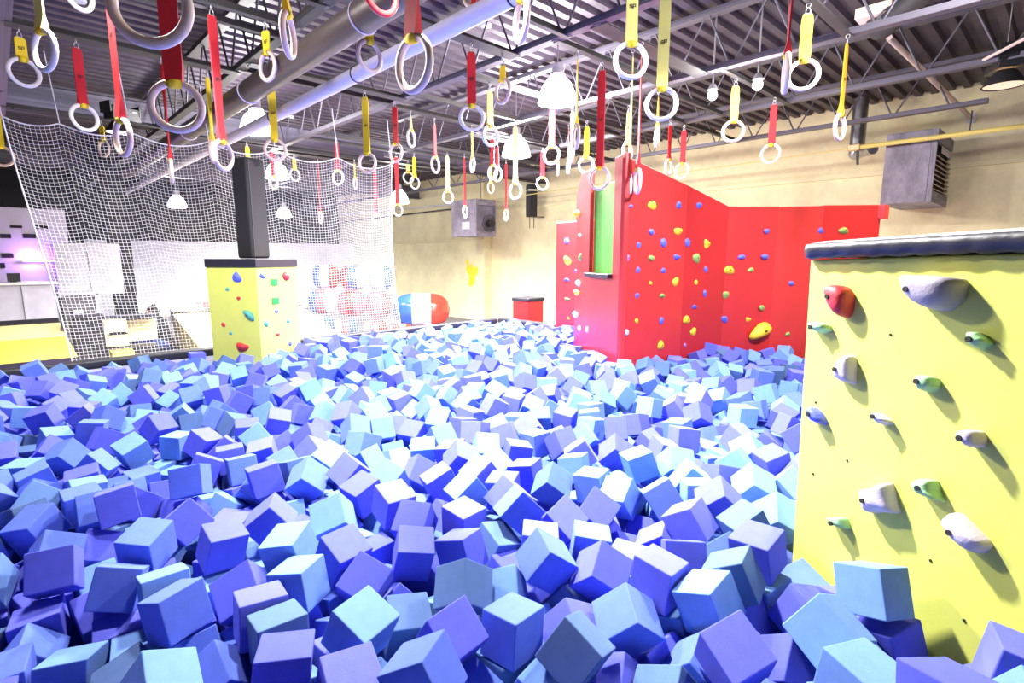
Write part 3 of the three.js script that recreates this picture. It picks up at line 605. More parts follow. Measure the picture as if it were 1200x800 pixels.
// ------------------------------------------------------------------ the hanging rings
// strap top px (or null when above the frame), ring centre px, ring height px, ring width px, strap, ring colour
const RINGS = [
  [21, 30, 24, 85, 37.5, 36, 'Y', 'w'], [null, 0, 52, 59, 49, 25, 'P', 'w'], [null, 0, 92, -8, 40, 30, 'Y', 'd'], [88, 43, 97, 138, 32, 28, 'R', 'w'], [null, 0, 144, 161, 45, 17, 'R', 'd'],
  [null, 0, 176, 7, 94, 88, 'R', 'd'], [null, 0, 207, 125, 60, 59, 'R', 'd'], [188, 64, 201, 200, 30, 5, 'R', 'd'], [118, 140, 120, 174, 20, 12, 'Y', 'd'], [247, 3, 261, 182, 39, 24, 'R', 'd'],
  [242, 80, 249, 178, 30, 10, 'Y', 'd'], [310, 22, 313, 78, 37.5, 22, 'Y', 'd'], [null, 0, 338, 41, 52, 15, 'Y', 'd'], [317, 90, 320, 176, 28, 28, 'Y', 'd'], [289, 165, 293, 226, 19, 12, 'Y', 'w'],
  [318, 172, 321, 214, 19, 13, 'R', 'd'], [344, 179, 345, 205, 16, 12, 'Y', 'd'], [394, 160, 396, 208, 18, 14, 'R', 'w'], [427, 104, 429, 191, 25.5, 22, 'Y', 'd'], [462, 116, 463, 179, 25.5, 18, 'R', 'd'],
  [372, 185, 375, 255, 16, 6, 'R', 'd'], [415, 186, 417, 215, 16, 6, 'Y', 'd'], [439, 192, 441, 257, 15, 13, 'R', 'd'], [464, 178, 466, 246, 17, 13, 'R', 'd'], [478, 187, 480, 208, 16, 15, 'P', 'w'],
  [485, 178, 487, 214, 16, 13, 'Y', 'd'], [481, 128, 482, 162, 23, 10, 'P', 'w'], [509, 137, 511, 193, 23, 12, 'R', 'd'], [524, 177, 525, 231, 17, 15, 'P', 'w'], [544, 179, 546, 248, 18, 7, 'R', 'w'],
  [553, 145, 554, 193, 22, 7, 'P', 'd'], [552, 48, 554, 138, 31.5, 32, 'R', 'w'], [589, 65, 590, 107, 30, 21, 'Y', 'd'], [574, 96, 575, 159, 27, 22, 'Y', 'w'], [577, 156, 579, 202, 17, 12, 'R', 'w'],
  [583, 165, 584, 205, 17, 10, 'R', 'd'], [575, 190, 575, 220, 16, 9, 'P', 'w'], [604, 140, 605, 224, 17, 13, 'P', 'w'], [593, 186, 594, 252, 15, 6, 'R', 'w'], [null, 0, 611, 23, 53, 17, 'Y', 'd'],
  [null, 0, 485, 75, 66, 44, 'R', 'd'], [null, 0, 433, 66, 37, 31, 'Y', 'd'], [null, 0, 446, -9, 52, 40, 'R', 'r'], [null, 0, 557, -10, 38, 30, 'R', 'd'], [null, 0, 739, 71, 43, 40, 'P', 'w'],
  [null, 0, 775, 122, 39, 40, 'P', 'w'], [706, 71, 704, 209, 28, 25, 'R', 'd'], [647, 118, 647, 182, 22.5, 20, 'R', 'w'], [677, 57, 678, 160, 33, 8, 'Y', 'd'], [671, 123, 671, 180, 23, 7, 'P', 'd'],
  [688, 140, 689, 193, 19, 18, 'Y', 'w'], [636, 172, 636, 215, 17.5, 16, 'R', 'w'], [654, 175, 654, 198, 16, 4, 'P', 'w'], [667, 143, 666, 194, 18, 4, 'R', 'w'], [737, 122, 735, 178, 24, 14, 'P', 'w'],
  [null, 0, 747, 212, 30.5, 8, 'R', 'w'], [null, 0, 737, 217, 29.5, 7, 'P', 'w'], [772, 105, 771, 160, 28, 8, 'O', 'd'], [786, 139, 785, 196, 22, 11, 'R', 'w'], [802, 145, 800, 200, 20.5, 18, 'R', 'w'],
  [863, 90, 862, 154, 26, 27, 'O', 'd'], [908, 113, 904, 180, 24, 23, 'R', 'w'], [null, 0, 921, 86, 46, 8, 'R', 'd'], [948, 1, 945, 88, 40, 40, 'Y', 'd'], [994, 38, 988, 149, 34, 12, 'O', 'd'],
  [null, 0, 2, 183, 24, 26, 'Y', 'd'],
];
const RING_D = 0.238, HANG = EYE + 1.83;
const ringGeo = new THREE.TorusGeometry(RING_D / 2 - 0.0165, 0.0165, 12, 40);
const eyeGeo = new THREE.TorusGeometry(0.016, 0.0035, 6, 14);
const shackleGeo = merge([tube([V(-0.014, -0.045, 0), V(-0.014, -0.015, 0), V(0, 0.002, 0), V(0.014, -0.015, 0), V(0.014, -0.045, 0)], 0.0035, 14, 6), rod(V(-0.022, -0.042, 0), V(0.022, -0.042, 0), 0.0045, 8)]);
// the maker's mark printed on the straps: angular s and p side by side
const markShape = (() => {
  const t = 0.0055, seg = (x0, y0, x1, y1) => { const d = V(x1 - x0, y1 - y0, 0), l = d.length(), a = Math.atan2(d.y, d.x); return new THREE.BoxGeometry(l + t, t, 0.0008).rotateZ(a).translate((x0 + x1) / 2, (y0 + y1) / 2, 0); };
  const s = 0.011;
  const S = [[2 * s, 2 * s, 0.3 * s, 2 * s], [0.3 * s, 2 * s, 0, s], [0, s, 1.7 * s, s], [1.7 * s, s, 1.4 * s, 0], [1.4 * s, 0, -0.3 * s, 0]];
  const P = [[2.1 * s, -0.8 * s, 2.7 * s, 2 * s], [2.7 * s, 2 * s, 4.4 * s, 2 * s], [4.4 * s, 2 * s, 4.1 * s, 0.4 * s], [4.1 * s, 0.4 * s, 2.5 * s, 0.4 * s]];
  return merge([...S, ...P].map(q => seg(...q)).map(q => q.translate(-2 * s, -0.8 * s, 0))).scale(0.82, 0.82, 1);
})();
const rows = [];
RINGS.forEach(([tx, ty, cx, cy, h, w, sc, rc], k) => {
  let x, z;
  if (tx !== null) { const p = onY(tx, ty, HANG + 0.045); x = p.x; z = p.z; } else { const p = atDepth(cx, cy, RING_D * FPX / h * 0.99); x = p.x; z = p.z; }
  const yc = yAt(x, z, cy), R = RING_D / 2;
  const viewTurn = Math.atan2(-x, -z);                          // faces the camera
  const ratio = Math.max(0, Math.min(1, (w / h - 0.13) / 0.87)), turn = Math.acos(ratio) * (hash2(k, 3, 8) < 0.5 ? -1 : 1) * 0.97;
  const long = (HANG - yc - R) > 0.55 ? 'long' : (HANG - yc - R) > 0.3 ? 'mid-length' : 'short';
  const cname = { Y: 'yellow', R: 'red', P: 'pale yellow', O: 'orange-yellow' }[sc], rname = { w: 'white', d: 'pale wooden', r: 'red' }[rc];
  const face = w / h > 0.72 ? 'facing square on' : w / h > 0.38 ? 'turned at an angle' : 'turned edge-on';
  const zone = yc > EYE + 0.95 ? 'hanging high' : yc > EYE + 0.6 ? 'hanging mid-height' : 'hanging low';
  const g = thing('gymnastic_ring', `${rname} gymnastic ring ${zone} on a ${long} ${cname} strap, ${face}`, 'ring', [x, 0, z], viewTurn + turn, `${rname} rings ${zone} on ${long} ${cname} straps, ${face}`);
  const sm = { Y: mat.strapYellow, R: mat.strapRed, P: mat.strapPale, O: mat.strapOrange }[sc], rm = { w: mat.ringWhite, d: mat.ringWood, r: mat.ringRed }[rc];
  const ring = part('ring', ringGeo, rm, g); ring.position.y = yc;
  const tilt = (hash2(k, 5, 2) - 0.5) * 0.12; ring.rotation.y = tilt;
  const top = HANG - 0.045, bot = yc + R - 0.014, sw = 0.078, tw = (hash2(k, 9, 4) - 0.5) * 0.7;
  // webbing: a double band that twists a little and wraps the ring
  const L = top - bot, n = 14, pos = [], idx = [], uv = [];
  for (let i = 0; i <= n; i++) {
    const s = i / n, a = tw * s * s, wd = sw / 2 * (s > 0.9 ? 1 - 2.6 * (s - 0.9) : 1) * (s < 0.06 ? 0.86 + 2.3 * s : 1), y = bot + s * L, th = s < 0.12 ? 0.0175 * Math.sqrt(1 - (1 - s / 0.12) ** 2 * 0) * (1 - s / 0.12 * 0.75) + 0.004 : 0.005;
    for (const [ex, ez] of [[-1, 1], [1, 1], [1, -1], [-1, -1]]) { const X = ex * wd, Z = ez * th; pos.push(X * Math.cos(a) + Z * Math.sin(a), y, -X * Math.sin(a) + Z * Math.cos(a)); uv.push(ex * wd, y); }
  }
  for (let i = 0; i < n; i++) for (let j = 0; j < 4; j++) { const a = i * 4 + j, b = i * 4 + (j + 1) % 4; idx.push(a, b, b + 4, a, b + 4, a + 4); }
  const o = n * 4; idx.push(0, 2, 1, 0, 3, 2, o, o + 1, o + 2, o, o + 2, o + 3);
  let sg = new THREE.BufferGeometry(); sg.setAttribute('position', new THREE.Float32BufferAttribute(pos, 3)); sg.setAttribute('uv', new THREE.Float32BufferAttribute(uv, 2)); sg.setIndex(idx); sg = toCreasedNormals(sg.toNonIndexed(), 0.6);
  const strap = part('strap', sg, sm, g);
  const wrapM = sc === 'P' ? mat.strapYellow : mat.strapYellow;
  const wrap = part('strap_end', new THREE.TorusGeometry(0.0215, 0.003, 4, 14).scale(1, 1, 11).rotateY(Math.PI / 2).translate(0, 0, 0), wrapM, g, 'yellow webbing loop around the ring');
  wrap.position.set(0, yc + R - 0.0165, 0); wrap.rotation.y = tilt;
  if (L > 0.16) {
    for (const s of [1, -1]) { const f = 0.5, a = tw * f * f, m = part('logo', markShape, mat.ink, strap, 'black printed maker mark'); m.position.set(s * 0.0062 * Math.sin(a), bot + f * L, s * 0.0062 * Math.cos(a)); m.rotation.y = a + (s < 0 ? Math.PI : 0); m.rotation.z = 0.15; }
  }
  const cl = part('shackle', shackleGeo, mat.zinc, g, 'steel shackle'); cl.position.set(0, HANG, 0); cl.rotation.y = tw;
  const ey = part('eye_bolt', eyeGeo, mat.zinc, g, 'steel eye bolt'); ey.position.set(0, HANG + 0.014, 0); ey.rotation.y = Math.PI / 2 - g.rotation.y;
  rows.push([x, z, cname]);
});
{
  // dark bridging bars between the joists that carry the rings
  const bays = new Map();
  for (const [x, z, cn] of rows) {
    let b = JX.findIndex((v, i) => x < v); if (b < 0) b = JX.length; const x0 = b === 0 ? JX[0] - 1.75 : JX[b - 1], x1 = b === JX.length ? JX[b - 1] + 1.75 : JX[b];
    const k = b; if (!bays.has(k)) bays.set(k, { x0, x1, zs: [] }); bays.get(k).zs.push([z, x, cn]);
  }
  const barGeo = merge([box(1, 0.055, 0.008, 0, 0, 0), box(1, 0.008, 0.05, 0, -0.025, 0.0)]);
  for (const [k, { x0, x1, zs }] of [...bays].sort((a, b) => a[0] - b[0])) {
    zs.sort((a, b) => a[0] - b[0]); const cl = [];
    for (const q of zs) { const c = cl.find(c => Math.abs(c.z - q[0]) < 0.2); if (c) { c.n.push(q[2]); c.q.push(q[0]); c.z = c.q.reduce((s, v) => s + v, 0) / c.q.length; } else cl.push({ z: q[0], q: [q[0]], n: [q[2]] }); }
    cl.forEach((c, i) => {
      const spread = Math.max(...c.q) - Math.min(...c.q);
      const what = [...new Set(c.n)].map(v => `${['no', 'one', 'two', 'three', 'four', 'five'][c.n.filter(w => w === v).length]} ${v}`).join(' and '), mixed = new Set(c.n).size > 2;
      const g = thing('bridging_bar', mixed ? `dark flat roof bar carrying ${c.n.length} rings on straps of mixed colours` : `dark flat roof bar carrying rings on ${what} strap${c.n.length > 1 ? 's' : ''}`, 'steel bar', [(x0 + x1) / 2, HANG + 0.062, c.z], 0, `dark roof bars carrying ${what} strap rings`);
      const m = part('bar', barGeo, mat.darkSteel, g); m.scale.set(x1 - x0, 1, 1 + spread * 15 > 4 ? 4 : 1 + spread * 15);
      for (const s of [-1, 1]) part('clamp', box(0.05, 0.07, 0.07, s * (x1 - x0) / 2, 0.01, 0), mat.steel, g);
    });
  }
}

// ------------------------------------------------------------------ pendant lights
const bellGeo = new THREE.LatheGeometry([[0.001, 0.245], [0.065, 0.242], [0.105, 0.224], [0.14, 0.185], [0.165, 0.135], [0.185, 0.08], [0.197, 0.03], [0.202, 0.0], [0.19, -0.002], [0.12, -0.02], [0.001, -0.026]].map(q => [q[0] * 1.12, q[1] * 1.15]).map(q => new THREE.Vector2(...q)), 32);
const bellMat = new THREE.MeshStandardMaterial({ color: lin(0.9, 0.9, 0.9), roughness: 0.4, emissive: lin(1, 0.98, 1), emissiveIntensity: 6 });
const housingMat = M(0.55, 0.53, 0.58, 0.4, { metalness: 0.3 });
function pendant(x, y, z, label, cd = LAMP_CD, up = UP_CD * cd / LAMP_CD) {
  const g = thing('pendant_light', label, 'pendant light', [x, y, z]);
  part('bell', bellGeo, bellMat, g, 'glowing prismatic bell');
  part('housing', new THREE.LatheGeometry([[0.001, 0.43], [0.05, 0.43], [0.062, 0.42], [0.066, 0.33], [0.085, 0.325], [0.088, 0.285], [0.001, 0.283]].map(q => new THREE.Vector2(...q)), 20), housingMat, g);
  part('hook', rod(V(0, 0.43, 0), V(0, CEIL - y, 0), 0.008, 8), mat.zinc, g);
  const l = new THREE.SpotLight(LAMP_COLOR, cd, 0, 1.42, 0.45, 2); l.position.set(0, 0.08, 0); l.target.position.set(0, -2, 0); l.castShadow = true; l.shadow.radius = 7; l.shadow.mapSize.set(1024, 1024); l.name = 'lamp'; g.add(l); g.add(l.target);
  const u = new THREE.PointLight(LAMP_COLOR, up, 0, 2); u.position.set(0, 0.1, 0); u.castShadow = true; u.shadow.radius = 7; u.name = 'spill'; g.add(u);
  return g;
}
for (const [px, py, zc, label, k] of [
  [653, 121, 6.2, 'large lit pendant light hanging above the middle of the foam pit', 1],
  [605, 183, 8.4, 'lit pendant light hanging before the yellow wall near the black speaker', 1.8],
  [302, 156, 7.3, 'lit pendant light half hidden behind the white pipe', 0.9],
  [325, 209, 10.5, 'lit pendant light behind the net beside the black padded post', 0.4],
  [208, 243, 14, 'small far lit pendant light above the white partition', 0.4],
  [468, 238, 12.5, 'lit pendant light at the right edge of the net', 0.45],
  [333, 254, 17, 'farthest small lit pendant light above the white partition', 0.35],
]) { const p = atDepth(px, py, zc); pendant(p.x, p.y, p.z, label, LAMP_CD * k); }
// black flood lamps on the roof steel over the near pit: it throws the holds' slanting shadows on the yellow block
function flood(pos, aim, cd, angle, label) {
  const g = thing('flood_light', label, 'flood light', pos), up = CEIL - pos[1];
  const dir = V(...aim), head = new THREE.Quaternion().setFromUnitVectors(V(0, -1, 0), dir.clone().normalize());
  const add = (n, geo, m, l) => { const o = part(n, geo, m, g, l); o.quaternion.copy(head); return o; };
  add('shade', new THREE.LatheGeometry([[0.17, 0], [0.175, 0.004], [0.16, 0.03], [0.1, 0.14], [0.07, 0.17], [0.066, 0.17], [0.095, 0.135], [0.15, 0.03], [0.165, 0]].map(q => new THREE.Vector2(...q)), 28), mat.blackPlastic);
  add('lens', new THREE.CylinderGeometry(0.15, 0.15, 0.006, 28).translate(0, 0.02, 0), new THREE.MeshStandardMaterial({ color: 0xffffff, emissive: LAMP_COLOR, emissiveIntensity: 5 }), 'glowing lens');
  add('housing', cyl(0.075, 0.085, 0.16, 20, 0, 0.25, 0), mat.blackPlastic);
  const j = V(0, 0.33, 0).applyQuaternion(head); part('yoke', rod(j, V(j.x, up, j.z), 0.014), mat.darkSteel, g);
  const l = new THREE.SpotLight(LAMP_COLOR, cd, 0, angle, 1, 2); l.position.copy(V(0, -0.015, 0).applyQuaternion(head)); l.target.position.copy(dir); l.castShadow = true; l.shadow.radius = 5; l.name = 'lamp'; g.add(l); g.add(l.target);
}
flood([1.5, EYE + 1.78, -2.32], [1.15, -2.75, 0.5], FLOOD_CD, 1.02, 'black flood light on the roof over the near foam, aimed at the yellow block');
pendant(4.15, EYE + 1.76, -0.85, 'lit pendant light hanging before the red climbing wall', LAMP_CD * 0.3, UP_CD);

pendant(0.66, EYE + 1.72, -4.12, 'lit pendant light over the left part of the foam pit', LAMP_CD * 0.42);

// small bare reflector lamps on the joist over the red wall
const bulbMat = new THREE.MeshStandardMaterial({ color: 0xffffff, emissive: lin(1, 0.98, 1), emissiveIntensity: 8 });
for (const [px, py, label] of [[835, 109, 'small bright spot lamp over the red wall, farther one'], [888, 97, 'small bright spot lamp over the red wall, beside the orange strap']]) {
  const p = onY(px, py, EYE + 1.72), g = thing('spot_lamp', label, 'spot lamp', [p.x, p.y, p.z]);
  part('bulb', new THREE.SphereGeometry(0.05, 16, 12).translate(0, -0.02, 0), bulbMat, g, 'glowing bulb');
  part('reflector', new THREE.LatheGeometry([[0.02, 0.09], [0.03, 0.08], [0.045, 0.05], [0.055, 0.03]].map(q => new THREE.Vector2(...q)), 18), new THREE.MeshStandardMaterial({ color: lin(0.6, 0.6, 0.64), metalness: 0.8, roughness: 0.3, side: THREE.DoubleSide }), g);
  part('stem', rod(V(0, 0.085, 0), V(0, CEIL - p.y, 0), 0.009), mat.zinc, g);
  const l = new THREE.PointLight(LAMP_COLOR, 5, 0, 2); l.position.set(0, -0.09, 0); l.castShadow = true; l.name = 'lamp'; g.add(l);
}
// black metal-shade high-bay fittings
function highBay(x, y, z, label, s, glow, cd, col) {
  const g = thing('high_bay_light', label, 'ceiling light', [x, y, z], 0.4); g.scale.setScalar(s);
  part('shade', new THREE.LatheGeometry([[0.21, 0], [0.215, 0.004], [0.2, 0.02], [0.14, 0.12], [0.1, 0.17], [0.095, 0.17], [0.13, 0.115], [0.19, 0.02], [0.205, 0]].map(q => new THREE.Vector2(...q)), 30), mat.blackPlastic, g);
  part('ballast_box', rbox(0.42, 0.2, 0.24, 0.01, 0.06, 0.29, 0), mat.blackPlastic, g);
  for (const bx of [-0.18, 0.26]) part('bracket', box(0.02, 0.16, 0.26, bx, 0.36, 0), mat.blackPlastic, g);
  for (let i = 0; i < 5; i++) part('cooling_fin', box(0.43, 0.012, 0.25, 0.06, 0.21 + i * 0.035, 0), mat.blackPlastic, g);
  part('rating_label', box(0.06, 0.04, 0.004, 0.18, 0.33, 0.122), mat.wallWhite, g, 'small white rating label');
  part('lens', new THREE.CylinderGeometry(0.19, 0.19, 0.008, 30).translate(0, 0.012, 0), new THREE.MeshStandardMaterial({ color: lin(0.8, 0.7, 0.62), emissive: col, emissiveIntensity: glow, roughness: 0.3 }), g, 'round lens');
  part('chain', rod(V(0.05, 0.4, 0), V(0.05, (CEIL - y) / s, 0), 0.006), mat.zinc, g);
  if (cd) { const l = new THREE.SpotLight(col, cd, 0, 1.35, 0.6, 2); l.position.set(0, -0.01, 0); l.target.position.set(0, -1, 0); l.castShadow = true; l.shadow.radius = 8; g.add(l); g.add(l.target); }
}
{
  const p = onY(1176, 101, EYE + 1.66); highBay(p.x, p.y, p.z, 'black metal high-bay light hanging near the yellow wall', 0.82, 0.9, 45, lin(1, 0.62, 0.36));
  const q = onZ(141, 156, -8.6); highBay(q.x, q.y, q.z, 'black high-bay light hanging behind the net', 0.8, 2.2, 6, lin(0.9, 0.9, 1));
}
// small flat disc lights under the deck
for (const [px, py, y] of [[93, 1, 2.2], [570, 30, 2.3], [384, 110, 2.3], [341, 137, 2.3]]) {
  const p = onY(px, py, EYE + y), g = thing('disc_light', 'small round white disc lamp under the roof deck', 'ceiling light', [p.x, p.y, p.z], 0, 'disc lamps under the roof deck');
  part('disc', cyl(0.055, 0.05, 0.02, 18), M(0.85, 0.85, 0.88, 0.4), g); part('stem', rod(V(0, 0.01, 0), V(0, CEIL - p.y, 0), 0.006), mat.zinc, g);
}

// ------------------------------------------------------------------ pipes and ducts under the roof
{
  const a = onY(500, 46, EYE + 1.6), x = a.x, y = EYE + 1.6, g = thing('white_pipe', 'long pale lilac pipe running under the roof over the net', 'pipe');
  part('pipe', rod(V(x, y, 1.5), V(x, y, -20.2), 0.062, 20), mat.pvc, g);
  part('end_cap', cyl(0.07, 0.07, 0.06, 20).rotateX(Math.PI / 2).translate(x, y, -20.2), mat.pvc, g);
  for (const z of [-2.6, -4.6, -6.6, -8.6]) { part('pipe_hanger', new THREE.TorusGeometry(0.065, 0.006, 6, 24).translate(x, y, z), mat.darkSteel, g, 'dark pipe hanger'); part('hanger_rod', rod(V(x, y + 0.065, z), V(x, CEIL, z), 0.005), mat.darkSteel, g); }
}
{
  const x = onY(395, 40, EYE + 1.55).x, y = EYE + 1.55, g = thing('brown_duct', 'dark brown round duct under the roof beside the black joist', 'duct');
  part('duct', rod(V(x, y, 2.5), V(x, y, -12.5), 0.1, 24), mat.ductDark, g);
  for (const z of [-1.2, -3.4, -5.6, -7.8]) part('duct_band', new THREE.TorusGeometry(0.103, 0.006, 6, 30).translate(x, y, z), mat.pvc, g, 'pale band around the duct');
}
{
  const a = onY(1040, 26, EYE + 2.2), g = thing('flexible_duct', 'black flexible duct with a beige plenum box under the roof', 'duct');
  const b = onY(1085, -10, EYE + 2.2), d = b.clone().sub(a).normalize(), e = a.clone().addScaledVector(d, -0.2);
  part('hose', tube([e.clone().add(V(0, 0.16, 0)), e.clone().addScaledVector(d, 0.06), a.clone().addScaledVector(d, 0.25), a.clone().addScaledVector(d, 1.1)], 0.1, 30, 18), mat.padMatt, g);
  for (let i = 0; i < 3; i++) part('clamp_ring', new THREE.TorusGeometry(0.104, 0.006, 6, 24).applyQuaternion(new THREE.Quaternion().setFromUnitVectors(V(0, 0, 1), d)).translate(a.x + d.x * (0.02 + i * 0.035), a.y + 0.005, a.z + d.z * (0.02 + i * 0.035)), mat.zinc, g, 'steel clamp ring');
  part('plenum', rbox(0.42, 0.1, 0.3, 0.006, e.x + 0.02, e.y + 0.14, e.z), mat.beige, g, 'beige plenum box');
  const c0 = onY(1042, 44, EYE + 2.3), c1 = onX(1138, 138, WX - 0.05); const r = thing('brace_tube', 'pale square brace tube from the roof down to the yellow wall', 'brace');
  part('tube', rod(c0, c1, 0.032, 6), mat.beige, r); part('foot_plate', box(0.02, 0.14, 0.1, c1.x + 0.03, c1.y, c1.z), mat.zinc, r);
  const h0 = onY(1134, 80, JB), h1 = onY(1215, 38, EYE + 1.95), rp = thing('bent_pipe', 'thin pink-grey pipe rising past the black high-bay light', 'pipe');
  part('pipe', rod(h0, h1, 0.016, 8), mat.beige, rp);
}
// unit heaters, flue and gas pipes on the yellow wall
function heater(cx, y0, y1, x0, x1, z0, z1, label, louver) {
  const g = thing('unit_heater', label, 'heater', [(x0 + x1) / 2, y0, (z0 + z1) / 2]);
  const w = x1 - x0, d = z1 - z0, h = y1 - y0;
  part('cabinet', merge([rbox(w, h, d * 0.9, 0.012, 0, h / 2, -d * 0.05), boxAt(-w / 2, w / 2, 0, h * 0.16, d * 0.4, d / 2), boxAt(-w / 2, w / 2, h * 0.84, h, d * 0.4, d / 2), boxAt(-w / 2, -w / 2 + 0.03, h * 0.16, h * 0.84, d * 0.4, d / 2), boxAt(w / 2 - 0.03, w / 2, h * 0.16, h * 0.84, d * 0.4, d / 2)]), mat.lilac, g);
  if (louver) {
    part('grille_back', boxAt(-w / 2 + 0.03, w / 2 - 0.03, h * 0.16, h * 0.84, d * 0.4 + 0.001, d * 0.4 + 0.006), mat.hole, g, 'dark grille opening');
    for (let i = 0; i < 8; i++) { const m = part('louver', box(w - 0.06, 0.008, d * 0.1, 0, 0, 0), mat.beige, g); m.position.set(0, h * (0.2 + i * 0.065), d * 0.46); m.rotation.x = 0.5; }
    for (const s of [-0.22, 0.22]) part('light_slot', box(w * 0.3, h * 0.1, 0.004, s * w * 0.9, h * 0.78, d * 0.47), mat.wallWhite, g, 'white slot above the louvers');
    part('mullion', box(0.016, h * 0.66, d * 0.1, 0, h * 0.5, d * 0.455), mat.beige, g);
  } else {
    part('fan_motor', cyl(0.09, 0.09, 0.16, 16).rotateX(Math.PI / 2).translate(w * 0.1, h * 0.35, d / 2 + 0.06), mat.blackPlastic, g, 'black fan motor');
    part('fan_guard', merge([0.1, 0.16, 0.22].map(r => new THREE.TorusGeometry(r, 0.008, 6, 24).translate(w * 0.1, h * 0.35, d / 2 + 0.03))), mat.blackPlastic, g, 'black wire fan guard');
    part('access_plate', box(0.01, h * 0.2, d * 0.3, -w / 2 - 0.004, h * 0.3, d * 0.1), M(0.6, 0.58, 0.66, 0.5), g, 'paler access plate');
  }
  for (const s of [-1, 1]) part('hanger_rod', rod(V(0, h, s * d * 0.3), V(0, CEIL - y0, s * d * 0.3), 0.008), mat.darkSteel, g);
  return g;
}
{
  const X0 = 9.6, near = onX(1096, 190, X0), far = onX(1036, 190, X0);
  heater(0, onX(1096, 236, X0).y, onX(1096, 150, X0).y, X0, onZ(1138, 190, near.z).x, far.z, near.z, 'lilac grey louvered unit heater high on the yellow wall at right', true);
  const fp = thing('flue_pipe', 'shiny galvanized flue pipe beside the louvered heater', 'pipe'), f0 = onX(1009, 122, 10.3), f1 = onX(1009, 178, 10.3);
  part('riser', rod(V(f0.x, CEIL, f0.z), V(f0.x, f1.y, f0.z), 0.11, 20), mat.flue, fp); part('elbow', new THREE.SphereGeometry(0.115, 16, 12).translate(f0.x, f1.y, f0.z), mat.flue, fp);
  part('stub', rod(V(f0.x, f1.y - 0.02, f0.z), V(f0.x - 0.3, f1.y - 0.02, f0.z + 0.3), 0.085, 16), mat.flue, fp);
  const X1 = 9.2, n2 = onX(558, 260, X1), f2 = onX(529, 260, X1);
  heater(0, onX(545, 277, X1).y, onX(545, 234, X1).y, X1, X1 + 0.7, f2.z, n2.z, 'lilac grey unit heater with black fan on the far yellow wall', false);
  const gp = thing('gas_pipe', 'yellow gas pipe running along the yellow wall past the heater', 'pipe'), g0 = onX(1005, 173, 9.45), g1 = onX(1200, 147, 9.45), gy = (g0.y + g1.y) / 2;
  part('pipe', rod(V(9.45, gy, g0.z - 0.02), V(9.45, gy, 3.0), 0.032, 12), M(0.72, 0.58, 0.16, 0.5), gp);
  part('valve', rbox(0.09, 0.1, 0.16, 0.02, 9.45, gy, g0.z - 0.04), M(0.55, 0.38, 0.2, 0.4, { metalness: 0.4 }), gp, 'brass valve');
  part('branch', rod(V(9.45, gy, g0.z), V(9.45, gy - 0.25, g0.z + 0.02), 0.018), mat.darkSteel, gp);
  part('hanger', rod(V(9.45, gy, -1.2), V(9.45, JB, -1.2), 0.008), mat.darkSteel, gp);
  part('thin_line', rod(V(9.45, gy, g0.z), V(10.4, gy, -12), 0.012, 8), M(0.6, 0.5, 0.2, 0.6), gp);
  const c = thing('wall_conduit', 'thin pale conduit running along the far yellow wall', 'pipe');
  part('conduit', rod(V(10.45, EYE + 1.75, -21), V(10.45, EYE + 1.62, -12.4), 0.02), mat.pvc, c);
  part('conduit', rod(V(10.4, EYE + 1.45, -21), V(10.4, EYE + 1.5, -12.4), 0.02), mat.darkSteel, c);
}
{
  // loudspeaker on the yellow wall, splash shape, thin cable
  const p = onX(623, 235, 10.5), g = thing('wall_speaker', 'tall black loudspeaker hung on the yellow wall', 'speaker', [p.x, p.y, p.z], -0.5);
  part('cabinet', rbox(0.24, 0.84, 0.26, 0.02), mat.blackPlastic, g); part('grille', rbox(0.012, 0.76, 0.22, 0.005, -0.124, 0, 0), mat.darkSteel, g);
  part('handle_strap', box(0.26, 0.04, 0.28, 0, 0.26, 0), M(0.7, 0.68, 0.55, 0.6), g, 'pale strap across the speaker'); part('cable', rod(V(-0.05, -0.42, 0), V(-0.05, -0.72, 0), 0.01), mat.blackPlastic, g); part('cable', rod(V(0.05, -0.42, 0.05), V(0.05, -0.72, 0.05), 0.01), mat.blackPlastic, g); part('bracket', box(0.5, 0.02, 0.05, 0.1, -0.42, 0), mat.darkSteel, g);
  const pl = planeOf([10.565, -13], [10.565, -20]);
  const q = pl.hit(553, 321); const s = thing('wall_splash', 'bright yellow paint splash shape on the pale yellow wall', 'wall decal', [q.x, q.y, q.z]);
  const sh = new THREE.Shape(); for (let i = 0; i <= 40; i++) { const t = i / 40 * Math.PI * 2, r = 0.22 * (1 + 0.28 * Math.sin(3 * t + 0.5) + 0.18 * Math.sin(5 * t)), x = r * Math.cos(t), y = r * 1.5 * Math.sin(t); i ? sh.lineTo(x, y) : sh.moveTo(x, y); }
  const splash = part('splash', new THREE.ExtrudeGeometry(sh, { depth: 0.006, bevelEnabled: false }), M(0.85, 0.66, 0.03, 0.6), s); splash.quaternion.setFromRotationMatrix(new THREE.Matrix4().makeBasis(V(0, 0, 1), V(0, 1, 0), V(-1, 0, 0)));
  const drop = part('drop', new THREE.SphereGeometry(0.09, 12, 8).scale(0.06, 1, 0.8), M(0.85, 0.66, 0.03, 0.6), s); drop.position.set(0, 0.36, -0.22);
}
{
  // red box with black padded lid at the pit corner
  const c = onX(619, 365, 6.17), g = thing('red_box', 'red box with black padded lid at the far pit corner', 'box', [c.x, 0, c.z]);
  const top = yAt(c.x, c.z, 353), w = 0.36;
  part('body', boxUV(rbox(w, top + 0.9, w, 0.006, w / 2, (top - 0.9) / 2, -w / 2, 1)), mat.redPaint, g);
  part('lid_pad', rbox(w + 0.04, 0.06, w + 0.04, 0.02, w / 2, top + 0.02, -w / 2), mat.padBlack, g, 'black padded lid');
  g.position.x += 0.0;
}

